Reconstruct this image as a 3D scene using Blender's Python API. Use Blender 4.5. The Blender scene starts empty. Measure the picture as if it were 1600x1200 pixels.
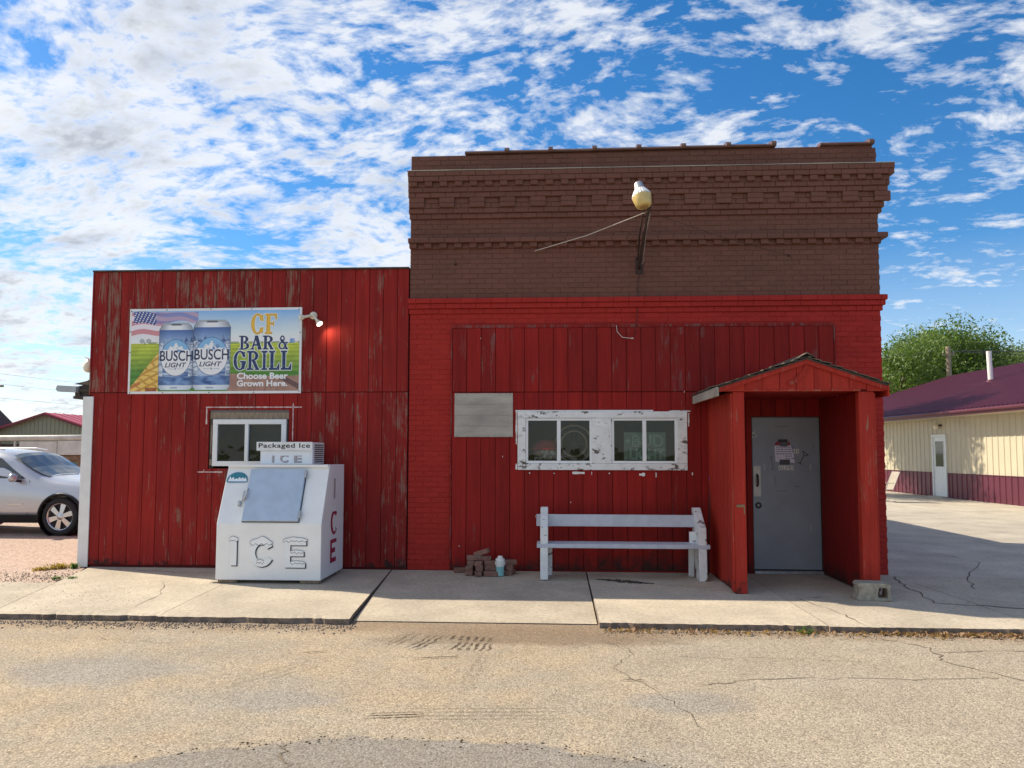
import bpy, bmesh, math, random
import numpy as np
from mathutils import Vector, Matrix, Quaternion
R = math.radians
rnd = random.Random(7)
scene = bpy.context.scene
COL = scene.collection

# ------------------------------------------------------------------ camera
cam_d = bpy.data.cameras.new('camera'); cam = bpy.data.objects.new('camera', cam_d); COL.objects.link(cam)
TH, PT, RO = R(3.0), R(3.6), R(0.1)
cd = Vector((-math.sin(TH)*math.cos(PT), math.cos(TH)*math.cos(PT), math.sin(PT)))
cr = Vector((math.cos(TH), math.sin(TH), 0)); cu = cr.cross(cd)
cr2 = cr*math.cos(RO)+cu*math.sin(RO); cu2 = -cr*math.sin(RO)+cu*math.cos(RO)
mw = Matrix((cr2, cu2, -cd)).transposed().to_4x4(); mw.translation = (0, -10.3, 1.65)
cam.matrix_world = mw
cam_d.sensor_width = 36; cam_d.lens = 36*1150/1600; cam_d.shift_y = 33/1600
cam_d.clip_end = 3000; scene.camera = cam
scene.render.resolution_x, scene.render.resolution_y = 1024, 768

# ------------------------------------------------------------------ sun, sky, exposure
SUN = Vector((-1.13, 0.43, 1.0)).normalized()
EL = math.asin(SUN.z); AZ = math.atan2(SUN.x, SUN.y)
sl = bpy.data.lights.new('sun', 'SUN'); sl.energy = 5.0; sl.angle = R(0.5); sl.color = (1.0, 0.88, 0.69)
so = bpy.data.objects.new('sun', sl); COL.objects.link(so); so.location = (-30, 12, 30)
so.rotation_euler = (-SUN).to_track_quat('-Z', 'Y').to_euler()

def nd(nt, typ, ins=None, **attrs):
    n = nt.nodes.new(typ)
    for k, v in attrs.items(): setattr(n, k, v)
    for k, v in (ins or {}).items():
        s = n.inputs[k]
        if isinstance(v, bpy.types.NodeSocket): nt.links.new(v, s)
        elif isinstance(v, (tuple, list)) and len(v) == 3 and s.type == 'RGBA': s.default_value = (*v, 1)
        else: s.default_value = v
    return n
def ramp(nt, fac, stops, interp='LINEAR'):
    n = nt.nodes.new('ShaderNodeValToRGB'); nt.links.new(fac, n.inputs[0]); cr_ = n.color_ramp; cr_.interpolation = interp
    while len(cr_.elements) < len(stops): cr_.elements.new(0.5)
    for e, (p, c) in zip(cr_.elements, stops):
        e.position = p; e.color = (c, c, c, 1) if not isinstance(c, (tuple, list)) else (*c, 1)
    return n.outputs[0]
def mixc(nt, fac, a, b, blend='MIX'):
    n = nt.nodes.new('ShaderNodeMix'); n.data_type = 'RGBA'; n.blend_type = blend
    for i, v in ((0, fac), (6, a), (7, b)):
        s = n.inputs[i]
        if isinstance(v, bpy.types.NodeSocket): nt.links.new(v, s)
        elif isinstance(v, (tuple, list)): s.default_value = (*v[:3], 1)
        else: s.default_value = v
    return n.outputs[2]
def mth(nt, op, a, b=0.0, c=None, clamp=False):
    n = nt.nodes.new('ShaderNodeMath'); n.operation = op; n.use_clamp = clamp
    for i, v in enumerate((a, b) if c is None else (a, b, c)):
        if isinstance(v, bpy.types.NodeSocket): nt.links.new(v, n.inputs[i])
        else: n.inputs[i].default_value = v
    return n.outputs[0]
def noise(nt, vec, scale, detail=4, rough=.55, dist=0.0):
    n = nd(nt, 'ShaderNodeTexNoise', {'Scale': scale, 'Detail': detail, 'Roughness': rough, 'Distortion': dist})
    if vec is not None: nt.links.new(vec, n.inputs['Vector'])
    return n.outputs[0]
def mapping(nt, vec, scale=(1, 1, 1), rot=(0, 0, 0), loc=(0, 0, 0)):
    return nd(nt, 'ShaderNodeMapping', {'Vector': vec, 'Scale': scale, 'Rotation': rot, 'Location': loc}).outputs[0]

world = bpy.data.worlds.new('World'); scene.world = world; world.use_nodes = True
world.cycles.sampling_method = 'MANUAL'; world.cycles.sample_map_resolution = 512; wn = world.node_tree; wn.nodes.clear()
sky = nd(wn, 'ShaderNodeTexSky', sky_type='NISHITA', sun_disc=False, sun_elevation=EL, sun_rotation=AZ,
         air_density=1.0, dust_density=0.3, ozone_density=3.5, altitude=300)
skyc = nd(wn, 'ShaderNodeHueSaturation', {'Color': sky.outputs[0], 'Saturation': 1.32, 'Value': .93}).outputs[0]
tc = nd(wn, 'ShaderNodeTexCoord').outputs['Generated']
sep = nd(wn, 'ShaderNodeSeparateXYZ', {0: tc})
zc = mth(wn, 'MAXIMUM', sep.outputs[2], 0.0)
inv = mth(wn, 'DIVIDE', 1.0, mth(wn, 'ADD', zc, 0.22))
px_ = mth(wn, 'MULTIPLY', sep.outputs[0], inv); py_ = mth(wn, 'MULTIPLY', sep.outputs[1], inv)
pv = nd(wn, 'ShaderNodeCombineXYZ', {0: px_, 1: py_, 2: 0.0}).outputs[0]
warp = nd(wn, 'ShaderNodeTexNoise', {'Vector': pv, 'Scale': 1.1, 'Detail': 3})
pw = nd(wn, 'ShaderNodeVectorMath', {0: pv, 1: nd(wn, 'ShaderNodeVectorMath', {0: warp.outputs[1], 'Scale': 0.42}, operation='SCALE').outputs[0]}, operation='ADD').outputs[0]
st = mapping(wn, pw, scale=(0.8, 1.25, 1), rot=(0, 0, R(38)))
n1 = noise(wn, st, 3.2, 4, .55)
n2 = noise(wn, mapping(wn, pw, scale=(.85, 1.3, 1), rot=(0, 0, R(38)), loc=(3, 1, 0)), 12.5, 6, .60)
n4 = noise(wn, mapping(wn, pw, scale=(.9, 1.2, 1), rot=(0, 0, R(30)), loc=(1, 7, 0)), 31.0, 6, .62)
n3 = noise(wn, mapping(wn, pv, loc=(5.3, 2.2, 0)), 0.55, 2, .5)
cov = mth(wn, 'MULTIPLY_ADD', px_, -0.10, 0.0)
cov = mth(wn, 'MINIMUM', mth(wn, 'MAXIMUM', cov, -0.07), 0.055)
dens = mth(wn, 'ADD', mth(wn, 'ADD', mth(wn, 'MULTIPLY', n1, .50), mth(wn, 'MULTIPLY', n2, .46)), mth(wn, 'MULTIPLY_ADD', n3, .16, cov))
dens = mth(wn, 'ADD', dens, mth(wn, 'MULTIPLY_ADD', n4, .30, -.15))
mask = ramp(wn, dens, [(0.508, 0.0), (0.572, .40), (0.635, .84), (0.73, 1.0)])
horiz = ramp(wn, zc, [(0.0, .55), (0.10, .28), (0.25, 0.0)])
mask = mth(wn, 'MAXIMUM', mask, horiz)
shade = ramp(wn, mth(wn, 'ADD', mth(wn, 'MULTIPLY', dens, .75), mth(wn, 'MULTIPLY', noise(wn, mapping(wn, pw, loc=(.05, .09, 0), scale=(.85, 1.3, 1), rot=(0, 0, R(38))), 6.0, 5, .55), .42)), [(0.58, (6.1, 6.2, 6.35)), (0.70, (5.4, 5.55, 5.8)), (0.84, (3.1, 3.4, 3.9))])
ccol = shade
final = mixc(wn, mask, skyc, ccol)
bg = nd(wn, 'ShaderNodeBackground', {'Color': final, 'Strength': 0.12})
wo = nd(wn, 'ShaderNodeOutputWorld', {'Surface': bg.outputs[0]})

vs = scene.view_settings; scene.display_settings.display_device = 'sRGB'
vs.view_transform = 'Standard'; vs.look = 'None'; vs.gamma = 1; vs.use_curve_mapping = False
vs.exposure = 0.5

# ------------------------------------------------------------------ helpers
def tag(o, label=None, cat=None, group=None, kind=None):
    if label: o['label'] = label
    if cat: o['category'] = cat
    if group: o['group'] = group
    if kind: o['kind'] = kind
    return o
def empty(name, loc=(0, 0, 0), rz=0, label=None, cat=None, group=None):
    o = bpy.data.objects.new(name, None); COL.objects.link(o); o.location = loc; o.rotation_euler = (0, 0, rz)
    o.empty_display_size = .1
    return tag(o, label, cat, group)
def inst(name, me, parent=None, loc=(0, 0, 0), rot=(0, 0, 0), scale=(1, 1, 1)):
    o = bpy.data.objects.new(name, me); COL.objects.link(o); o.parent = parent
    o.location = loc; o.rotation_euler = rot; o.scale = scale
    return o
def copy_tree(o, parent=None):
    c = o.copy(); COL.objects.link(c); c.parent = parent
    for ch in list(o.children): copy_tree(ch, c)
    return c

class MB:
    def __init__(s): s.v = []; s.f = []; s.mi = []; s.m = 0
    def add(s, vs_, fs_):
        b = len(s.v); s.v += [tuple(p) for p in vs_]; s.f += [tuple(i+b for i in f) for f in fs_]; s.mi += [s.m]*len(fs_); return s
    def box(s, x0, x1, y0, y1, z0, z1, bev=0.0):
        if x0 > x1: x0, x1 = x1, x0
        if y0 > y1: y0, y1 = y1, y0
        if z0 > z1: z0, z1 = z1, z0
        if bev <= 0:
            return s.add([(x0,y0,z0),(x1,y0,z0),(x1,y1,z0),(x0,y1,z0),(x0,y0,z1),(x1,y0,z1),(x1,y1,z1),(x0,y1,z1)],
                         [(0,3,2,1),(4,5,6,7),(0,1,5,4),(1,2,6,5),(2,3,7,6),(3,0,4,7)])
        b = min(bev, (x1-x0)*.45, (y1-y0)*.45, (z1-z0)*.45)
        vs_ = []; idx = {}
        for ix, X in ((0, (x0, x0+b)), (1, (x1, x1-b))):
            for iy, Y in ((0, (y0, y0+b)), (1, (y1, y1-b))):
                for iz, Z in ((0, (z0, z0+b)), (1, (z1, z1-b))):
                    for ax in range(3):
                        idx[(ix, iy, iz, ax)] = len(vs_)
                        vs_.append((X[0] if ax == 0 else X[1], Y[0] if ax == 1 else Y[1], Z[0] if ax == 2 else Z[1]))
        g = lambda a, b_, c, ax: idx[(a, b_, c, ax)]
        fs = [(g(0,0,0,0),g(0,0,1,0),g(0,1,1,0),g(0,1,0,0)), (g(1,0,0,0),g(1,1,0,0),g(1,1,1,0),g(1,0,1,0)),
              (g(0,0,0,1),g(1,0,0,1),g(1,0,1,1),g(0,0,1,1)), (g(0,1,0,1),g(0,1,1,1),g(1,1,1,1),g(1,1,0,1)),
              (g(0,0,0,2),g(0,1,0,2),g(1,1,0,2),g(1,0,0,2)), (g(0,0,1,2),g(1,0,1,2),g(1,1,1,2),g(0,1,1,2))]
        for a in (0, 1):
            for c in (0, 1):
                q = (g(a,c,0,0),g(a,c,1,0),g(a,c,1,1),g(a,c,0,1)); fs.append(q if a != c else q[::-1])
                q = (g(a,0,c,0),g(a,1,c,0),g(a,1,c,2),g(a,0,c,2)); fs.append(q if a == c else q[::-1])
                q = (g(0,a,c,1),g(1,a,c,1),g(1,a,c,2),g(0,a,c,2)); fs.append(q if a != c else q[::-1])
        for a in (0, 1):
            for b_ in (0, 1):
                for c in (0, 1):
                    t = (g(a,b_,c,0),g(a,b_,c,1),g(a,b_,c,2)); fs.append(t if (a+b_+c) % 2 == 0 else t[::-1])
        return s.add(vs_, fs)
    def tube(s, pts, r, n=8, cap=True):
        pts = [Vector(p) for p in pts]; rr = r if isinstance(r, (list, tuple)) else [r]*len(pts)
        t0 = (pts[1]-pts[0]).normalized(); a = t0.orthogonal().normalized(); rings = []; vs_ = []
        for i, p in enumerate(pts):
            t = (pts[min(i+1, len(pts)-1)]-pts[max(i-1, 0)]).normalized()
            a = (a-t*a.dot(t)).normalized(); b = t.cross(a)
            for k in range(n):
                an = 2*math.pi*k/n; vs_.append(p+(a*math.cos(an)+b*math.sin(an))*rr[i])
        fs = []
        for i in range(len(pts)-1):
            for k in range(n): fs.append((i*n+k, i*n+(k+1) % n, (i+1)*n+(k+1) % n, (i+1)*n+k))
        if cap: fs.append(tuple(range(n))[::-1]); fs.append(tuple((len(pts)-1)*n+k for k in range(n)))
        return s.add(vs_, fs)
    def lathe(s, prof, n=20, T=None):
        vs_ = []; fs = []; m = len(prof)
        for k in range(n):
            an = 2*math.pi*k/n
            for r_, z in prof: vs_.append(Vector((r_*math.cos(an), r_*math.sin(an), z)))
        for k in range(n):
            k2 = (k+1) % n
            for i in range(m-1): fs.append((k*m+i, k2*m+i, k2*m+i+1, k*m+i+1))
        if T is not None: vs_ = [T @ v for v in vs_]
        return s.add(vs_, fs)
    def prism(s, poly, a0, a1, axis='y'):
        """poly of 2D points (ccw seen from -axis), extruded a0..a1; axis y: (x,z); x: (y,z); z: (x,y)"""
        n = len(poly)
        P = {'y': lambda p, a: (p[0], a, p[1]), 'x': lambda p, a: (a, p[0], p[1]), 'z': lambda p, a: (p[0], p[1], a)}[axis]
        vs_ = [P(p, a0) for p in poly]+[P(p, a1) for p in poly]
        fs = [tuple(range(n)), tuple(range(2*n-1, n-1, -1))]+[(i, n+i, n+(i+1) % n, (i+1) % n) for i in range(n)]
        return s.add(vs_, fs)
    def quad(s, a, b, c, d): return s.add([a, b, c, d], [(0, 1, 2, 3)])
    def mesh(s, name, mats, smooth=False, recalc=True):
        me = bpy.data.meshes.new(name); me.from_pydata(s.v, [], s.f)
        for m in (mats if isinstance(mats, (list, tuple)) else [mats]): me.materials.append(m)
        if any(s.mi): me.polygons.foreach_set('material_index', s.mi)
        if recalc:
            bm = bmesh.new(); bm.from_mesh(me); bmesh.ops.recalc_face_normals(bm, faces=bm.faces); bm.to_mesh(me); bm.free()
        if smooth: me.polygons.foreach_set('use_smooth', [True]*len(me.polygons))
        me.update(); return me
    def build(s, name, mats, parent=None, smooth=False, loc=(0, 0, 0), rot=(0, 0, 0), recalc=True):
        return inst(name, s.mesh(name, mats, smooth, recalc), parent, loc, rot)

def box(name, x0, x1, y0, y1, z0, z1, mat, parent=None, bev=0.003):
    return MB().box(x0, x1, y0, y1, z0, z1, bev).build(name, mat, parent, recalc=False)
def cut_rects(rect, holes):
    out = [rect]
    for h in holes:
        nx = []
        for (x0, x1, z0, z1) in out:
            if h[0] >= x1 or h[1] <= x0 or h[2] >= z1 or h[3] <= z0: nx.append((x0, x1, z0, z1)); continue
            if h[2] > z0: nx.append((x0, x1, z0, h[2]))
            if h[3] < z1: nx.append((x0, x1, h[3], z1))
            a, b = max(z0, h[2]), min(z1, h[3])
            if h[0] > x0: nx.append((x0, h[0], a, b))
            if h[1] < x1: nx.append((h[1], x1, a, b))
        out = nx
    return [r for r in out if r[1]-r[0] > .006 and r[3]-r[2] > .006]
def wall_holes(mb, x0, x1, z0, z1, y0, y1, holes):
    xs = sorted({x0, x1, *[h[i] for h in holes for i in (0, 1)]}); zs = sorted({z0, z1, *[h[i] for h in holes for i in (2, 3)]})
    xs = [x for x in xs if x0 <= x <= x1]; zs = [z for z in zs if z0 <= z <= z1]
    def solid(i, j):
        if i < 0 or j < 0 or i >= len(xs)-1 or j >= len(zs)-1: return False
        cx, cz = (xs[i]+xs[i+1])/2, (zs[j]+zs[j+1])/2
        return not any(h[0] < cx < h[1] and h[2] < cz < h[3] for h in holes)
    for i in range(len(xs)-1):
        for j in range(len(zs)-1):
            if not solid(i, j): continue
            a, b, c, d = xs[i], xs[i+1], zs[j], zs[j+1]
            mb.quad((a,y0,c),(b,y0,c),(b,y0,d),(a,y0,d)); mb.quad((a,y1,c),(a,y1,d),(b,y1,d),(b,y1,c))
            if not solid(i-1, j): mb.quad((a,y0,c),(a,y0,d),(a,y1,d),(a,y1,c))
            if not solid(i+1, j): mb.quad((b,y0,c),(b,y1,c),(b,y1,d),(b,y0,d))
            if not solid(i, j-1): mb.quad((a,y0,c),(a,y1,c),(b,y1,c),(b,y0,c))
            if not solid(i, j+1): mb.quad((a,y0,d),(b,y0,d),(b,y1,d),(a,y1,d))
    return mb
def text_tris(s, size=1.0, shear=0.0, xs=1.0, bold=0.0, spacing=1.0):
    cu_ = bpy.data.curves.new('t', 'FONT'); cu_.body = s; cu_.size = size; cu_.shear = shear; cu_.offset = bold; cu_.space_character = spacing
    cu_.resolution_u = 4
    o = bpy.data.objects.new('t', cu_); COL.objects.link(o)
    dg = bpy.context.evaluated_depsgraph_get(); me = bpy.data.meshes.new_from_object(o.evaluated_get(dg))
    vs_ = [(v.co.x*xs, v.co.y) for v in me.vertices]; fs = [tuple(p.vertices) for p in me.polygons]
    bpy.data.objects.remove(o); bpy.data.curves.remove(cu_); bpy.data.meshes.remove(me)
    return vs_, fs
def text_fit(s, x0, x1, z0, z1, **kw):
    """text triangles fitted to the rectangle"""
    v, f = text_tris(s, **kw)
    ax, bx = min(p[0] for p in v), max(p[0] for p in v); az, bz = min(p[1] for p in v), max(p[1] for p in v)
    return [(x0+(p[0]-ax)/(bx-ax)*(x1-x0), z0+(p[1]-az)/(bz-az)*(z1-z0)) for p in v], f
def text_on(name, s, x0, x1, z0, z1, y, mat, parent=None, T=None, **kw):
    v, f = text_fit(s, x0, x1, z0, z1, **kw); mb = MB()
    T = T or (lambda x, z: (x, y, z))
    mb.add([T(*p) for p in v], f); return mb.build(name, mat, parent, recalc=False)
def poly_on(name, polys, mat, parent, T):
    mb = MB()
    for p in polys: mb.add([T(*q) for q in p], [tuple(range(len(p)))])
    return mb.build(name, mat, parent, recalc=False)

# ------------------------------------------------------------------ materials
def newmat(name):
    m = bpy.data.materials.new(name); m.use_nodes = True; nt = m.node_tree
    b = nt.nodes['Principled BSDF']; return m, nt, b
def objco(nt): return nd(nt, 'ShaderNodeTexCoord').outputs['Object']
def geopos(nt): return nd(nt, 'ShaderNodeNewGeometry').outputs['Position']
def setin(nt, b, k, v):
    if isinstance(v, bpy.types.NodeSocket): nt.links.new(v, b.inputs[k])
    elif isinstance(v, (tuple, list)): b.inputs[k].default_value = (*v[:3], 1)
    else: b.inputs[k].default_value = v
def bump(nt, b, h, strength=.3, dist=.01):
    n = nd(nt, 'ShaderNodeBump', {'Height': h, 'Strength': strength, 'Distance': dist}); nt.links.new(n.outputs[0], b.inputs['Normal'])
def pm(name, col, rough=.6, metal=0.0, var=.15, scale=6.0, bmp=0.0, bscale=40, spec=.5, stretch=(1, 1, 1), dirt=None, coat=0):
    m, nt, b = newmat(name); p = mapping(nt, geopos(nt), scale=stretch)
    n = noise(nt, p, scale, 5)
    f = ramp(nt, n, [(.3, 1-var), (.7, 1+var*.6)])
    c = mixc(nt, 1.0, col, f, 'MULTIPLY')
    if dirt: c = mixc(nt, ramp(nt, noise(nt, p, scale*2.7, 8, .65), [(dirt[1], 0.0), (dirt[1]+.1, 1.0)]), c, dirt[0])
    setin(nt, b, 'Base Color', c); setin(nt, b, 'Roughness', rough); setin(nt, b, 'Metallic', metal); setin(nt, b, 'Specular IOR Level', spec)
    if coat: setin(nt, b, 'Coat Weight', coat); setin(nt, b, 'Coat Roughness', .08)
    if bmp: bump(nt, b, noise(nt, p, bscale, 5), bmp, .01)
    return m
def objrand(nt):
    o = nd(nt, 'ShaderNodeObjectInfo').outputs['Random']; g = nd(nt, 'ShaderNodeNewGeometry').outputs['Random Per Island']
    return mth(nt, 'FRACT', mth(nt, 'ADD', o, g))
def siding(name, col, dark, wood, footh=.22):
    """painted, weathered vertical boards; object colour red channel carries how worn the board is"""
    m, nt, b = newmat(name); P = geopos(nt)
    oi = nd(nt, 'ShaderNodeObjectInfo'); wear = nd(nt, 'ShaderNodeSeparateColor', {0: oi.outputs['Color']}).outputs[0]; r = oi.outputs['Random']
    sh = nd(nt, 'ShaderNodeCombineXYZ', {0: mth(nt, 'MULTIPLY', r, 7.0), 1: 0.0, 2: mth(nt, 'MULTIPLY', r, 13.0)}).outputs[0]
    Q = nd(nt, 'ShaderNodeVectorMath', {0: P, 1: sh}, operation='ADD').outputs[0]
    grain = noise(nt, mapping(nt, Q, scale=(60, 60, 2.2)), 1.0, 6, .6, .6)
    grain2 = noise(nt, mapping(nt, Q, scale=(16, 16, .9)), 1.0, 5, .6, .4)
    big = noise(nt, mapping(nt, P, scale=(1.1, 1, .8)), 1.0, 4)
    tone = mth(nt, 'ADD', mth(nt, 'MULTIPLY', r, .26), mth(nt, 'MULTIPLY', big, .75))
    tone = mth(nt, 'ADD', tone, mth(nt, 'MULTIPLY', wear, .22))
    c = mixc(nt, ramp(nt, tone, [(.38, 0.0), (.95, 1.0)]), col, dark)
    c = mixc(nt, 1.0, c, ramp(nt, grain2, [(.25, .72), (.7, 1.12)]), 'MULTIPLY')
    w = mth(nt, 'ADD', mth(nt, 'MULTIPLY', grain, .55), mth(nt, 'MULTIPLY', noise(nt, mapping(nt, Q, scale=(7, 7, 2.6)), 1.0, 7, .7), .6))
    w = mth(nt, 'ADD', w, mth(nt, 'MULTIPLY', wear, .155))
    wm = ramp(nt, w, [(.725, 0.0), (.80, .75)])
    c = mixc(nt, wm, c, wood)
    # splash dirt along the foot of the wall
    zz = nd(nt, 'ShaderNodeSeparateXYZ', {0: P}).outputs[2]
    foot = ramp(nt, mth(nt, 'MULTIPLY_ADD', mth(nt, 'ADD', noise(nt, P, 9, 7, .72), mth(nt, 'MULTIPLY', big, .5)), -.8, mth(nt, 'ADD', zz, .92)), [(.30, .92), (.30+footh*.5, 0.0)])
    c = mixc(nt, foot, c, (.035, .022, .019))
    setin(nt, b, 'Base Color', c); setin(nt, b, 'Roughness', ramp(nt, wm, [(0, .65), (1, .9)])); setin(nt, b, 'Specular IOR Level', .14)
    bump(nt, b, mth(nt, 'ADD', grain, mth(nt, 'MULTIPLY', grain2, .8)), .5, .006)
    return m
def brickpaint(name, col, dark, stain):
    m, nt, b = newmat(name); P = geopos(nt); r = objrand(nt)
    big = noise(nt, P, .9, 5); fine = noise(nt, P, 55, 5)
    t = mth(nt, 'ADD', mth(nt, 'MULTIPLY', r, .4), mth(nt, 'MULTIPLY', big, .8))
    c = mixc(nt, ramp(nt, t, [(.3, 0.0), (.95, 1.0)]), col, dark)
    c = mixc(nt, ramp(nt, noise(nt, mapping(nt, P, scale=(1, 1, .35)), 5, 8, .7), [(.60, 0.0), (.78, .6)]), c, stain)
    c = mixc(nt, 1.0, c, ramp(nt, fine, [(.3, .85), (.7, 1.1)]), 'MULTIPLY')
    setin(nt, b, 'Base Color', c); setin(nt, b, 'Roughness', .6); setin(nt, b, 'Specular IOR Level', .16)
    bump(nt, b, noise(nt, P, 38, 6), .45, .006)
    return m
def peeling(name, col, under, thr=.62):
    m, nt, b = newmat(name); P = geopos(nt)
    a = noise(nt, mapping(nt, P, scale=(5, 5, 9)), 1.6, 9, .68, .3); a2 = noise(nt, P, 2.2, 4)
    k = mth(nt, 'ADD', mth(nt, 'MULTIPLY', a, .8), mth(nt, 'MULTIPLY', a2, .32))
    f = ramp(nt, k, [(thr, 0.0), (thr+.035, 1.0)])
    c = mixc(nt, 1.0, col, ramp(nt, noise(nt, P, 9, 5), [(.3, .86), (.7, 1.05)]), 'MULTIPLY')
    c = mixc(nt, f, c, under)
    setin(nt, b, 'Base Color', c); setin(nt, b, 'Roughness', .6)
    bump(nt, b, mth(nt, 'SUBTRACT', mth(nt, 'MULTIPLY', noise(nt, P, 60, 3), .3), f), .5, .003)
    return m
RED = siding('red_siding_paint', (.33, .023, .018), (.19, .015, .013), (.25, .165, .125))
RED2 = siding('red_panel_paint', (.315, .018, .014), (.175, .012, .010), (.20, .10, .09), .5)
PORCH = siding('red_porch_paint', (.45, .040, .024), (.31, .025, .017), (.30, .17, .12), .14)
BRED = brickpaint('red_brick_paint', (.41, .029, .021), (.33, .022, .016), (.28, .03, .022))
BBRN = brickpaint('brown_brick_paint', (.185, .080, .056), (.150, .065, .046), (.205, .10, .07))
WPEEL = peeling('white_peeling_paint', (.80, .79, .76), (.13, .10, .08), .615)
WPAINT = pm('white_paint', (.80, .79, .76), .5, var=.08)
BENCHW = peeling('bench_white_paint', (.78, .77, .74), (.16, .13, .10), .625)
BENCHG = peeling('bench_grey_paint', (.52, .54, .60), (.24, .22, .20), .69)
VINYL = pm('white_vinyl', (.82, .82, .80), .35, var=.05)
DARK = pm('dark_interior', (.035, .030, .028), .9)
RAWWOOD = pm('raw_wood', (.33, .25, .17), .85, var=.45, scale=4, stretch=(12, 12, 1.5), bmp=.3)
OLDWOOD = pm('old_dark_wood', (.07, .055, .045), .9, var=.5, scale=9, bmp=.4)
PLYGREY = pm('grey_plywood', (.42, .38, .32), .8, var=.35, scale=1.6, stretch=(1, 1, 3), bmp=.2, dirt=((.30, .28, .25), .60))
STEEL = pm('galvanised_steel', (.45, .46, .47), .45, .8, var=.25, scale=18)
DARKMET = pm('dark_rusty_metal', (.06, .035, .028), .75, .3, var=.4, scale=30, bmp=.3)
BLACK = pm('black_plastic', (.012, .012, .013), .55)
BLACKTAPE = pm('black_tape', (.02, .02, .022), .5)
NAVY = pm('navy_print', (.012, .02, .05), .6)
CRIM = pm('crimson_print', (.34, .02, .06), .5, dirt=((.45, .2, .22), .60))
FRZ = pm('freezer_white', (.87, .87, .85), .35, var=.05, scale=3, dirt=((.62, .57, .50), .74))
FRZSNOW = pm('freezer_snow_print', (.86, .88, .88), .4, var=.04)
FDOOR = pm('blue_grey_steel', (.44, .53, .64), .36, .35, var=.10, scale=7, dirt=((.52, .58, .66), .66))
TEAL = pm('teal_logo_print', (.03, .22, .30), .5, var=.3, scale=30)
DOORM = pm('grey_steel_door', (.275, .295, .33), .42, .0, var=.12, scale=2.5, dirt=((.18, .19, .205), .66))
PAPER = pm('white_paper', (.72, .70, .78), .8, var=.05)
INK = pm('purple_ink', (.12, .08, .28), .8)
CREAM = pm('cream_plastic', (.78, .70, .55), .45, var=.08)
CONC_L = (.52, .46, .37)
def concrete(name, col, speck=.5):
    m, nt, b = newmat(name); P = geopos(nt); r = objrand(nt)
    c = mixc(nt, 1.0, col, ramp(nt, noise(nt, P, 1.3, 6, .6), [(.3, .78), (.7, 1.12)]), 'MULTIPLY')
    c = mixc(nt, 1.0, c, ramp(nt, noise(nt, P, 22, 6, .65), [(.3, .80), (.68, 1.12)]), 'MULTIPLY')
    c = mixc(nt, 1.0, c, ramp(nt, r, [(0, .93), (1, 1.06)]), 'MULTIPLY')
    v = nd(nt, 'ShaderNodeTexVoronoi', {'Vector': P, 'Scale': 90.0}, feature='F1')
    sp = ramp(nt, v.outputs['Color'], [(.80, 0.0), (.86, 1.0)])
    c = mixc(nt, mth(nt, 'MULTIPLY', sp, speck), c, (.20, .16, .12))
    c = mixc(nt, ramp(nt, noise(nt, P, 3.1, 7, .7), [(.62, 0.0), (.75, .55)]), c, (.30, .25, .19))
    setin(nt, b, 'Base Color', c); setin(nt, b, 'Roughness', .88); setin(nt, b, 'Specular IOR Level', .25)
    bump(nt, b, mth(nt, 'ADD', noise(nt, P, 60, 6), mth(nt, 'MULTIPLY', noise(nt, P, 8, 4), 1.5)), .5, .006)
    return m
CONC = concrete('sidewalk_concrete', (.50, .435, .34))
CONC2 = concrete('apron_concrete', (.49, .445, .37), .3)
CURBM = pm('rough_curb_concrete', (.22, .17, .13), .95, var=.5, scale=14, bmp=.9, bscale=25)
BLOCKM = pm('concrete_block', (.36, .32, .25), .95, var=.35, scale=18, bmp=.7, bscale=60)
SOIL = pm('dark_soil', (.06, .045, .032), .95, var=.5, scale=30, bmp=.6)
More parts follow.
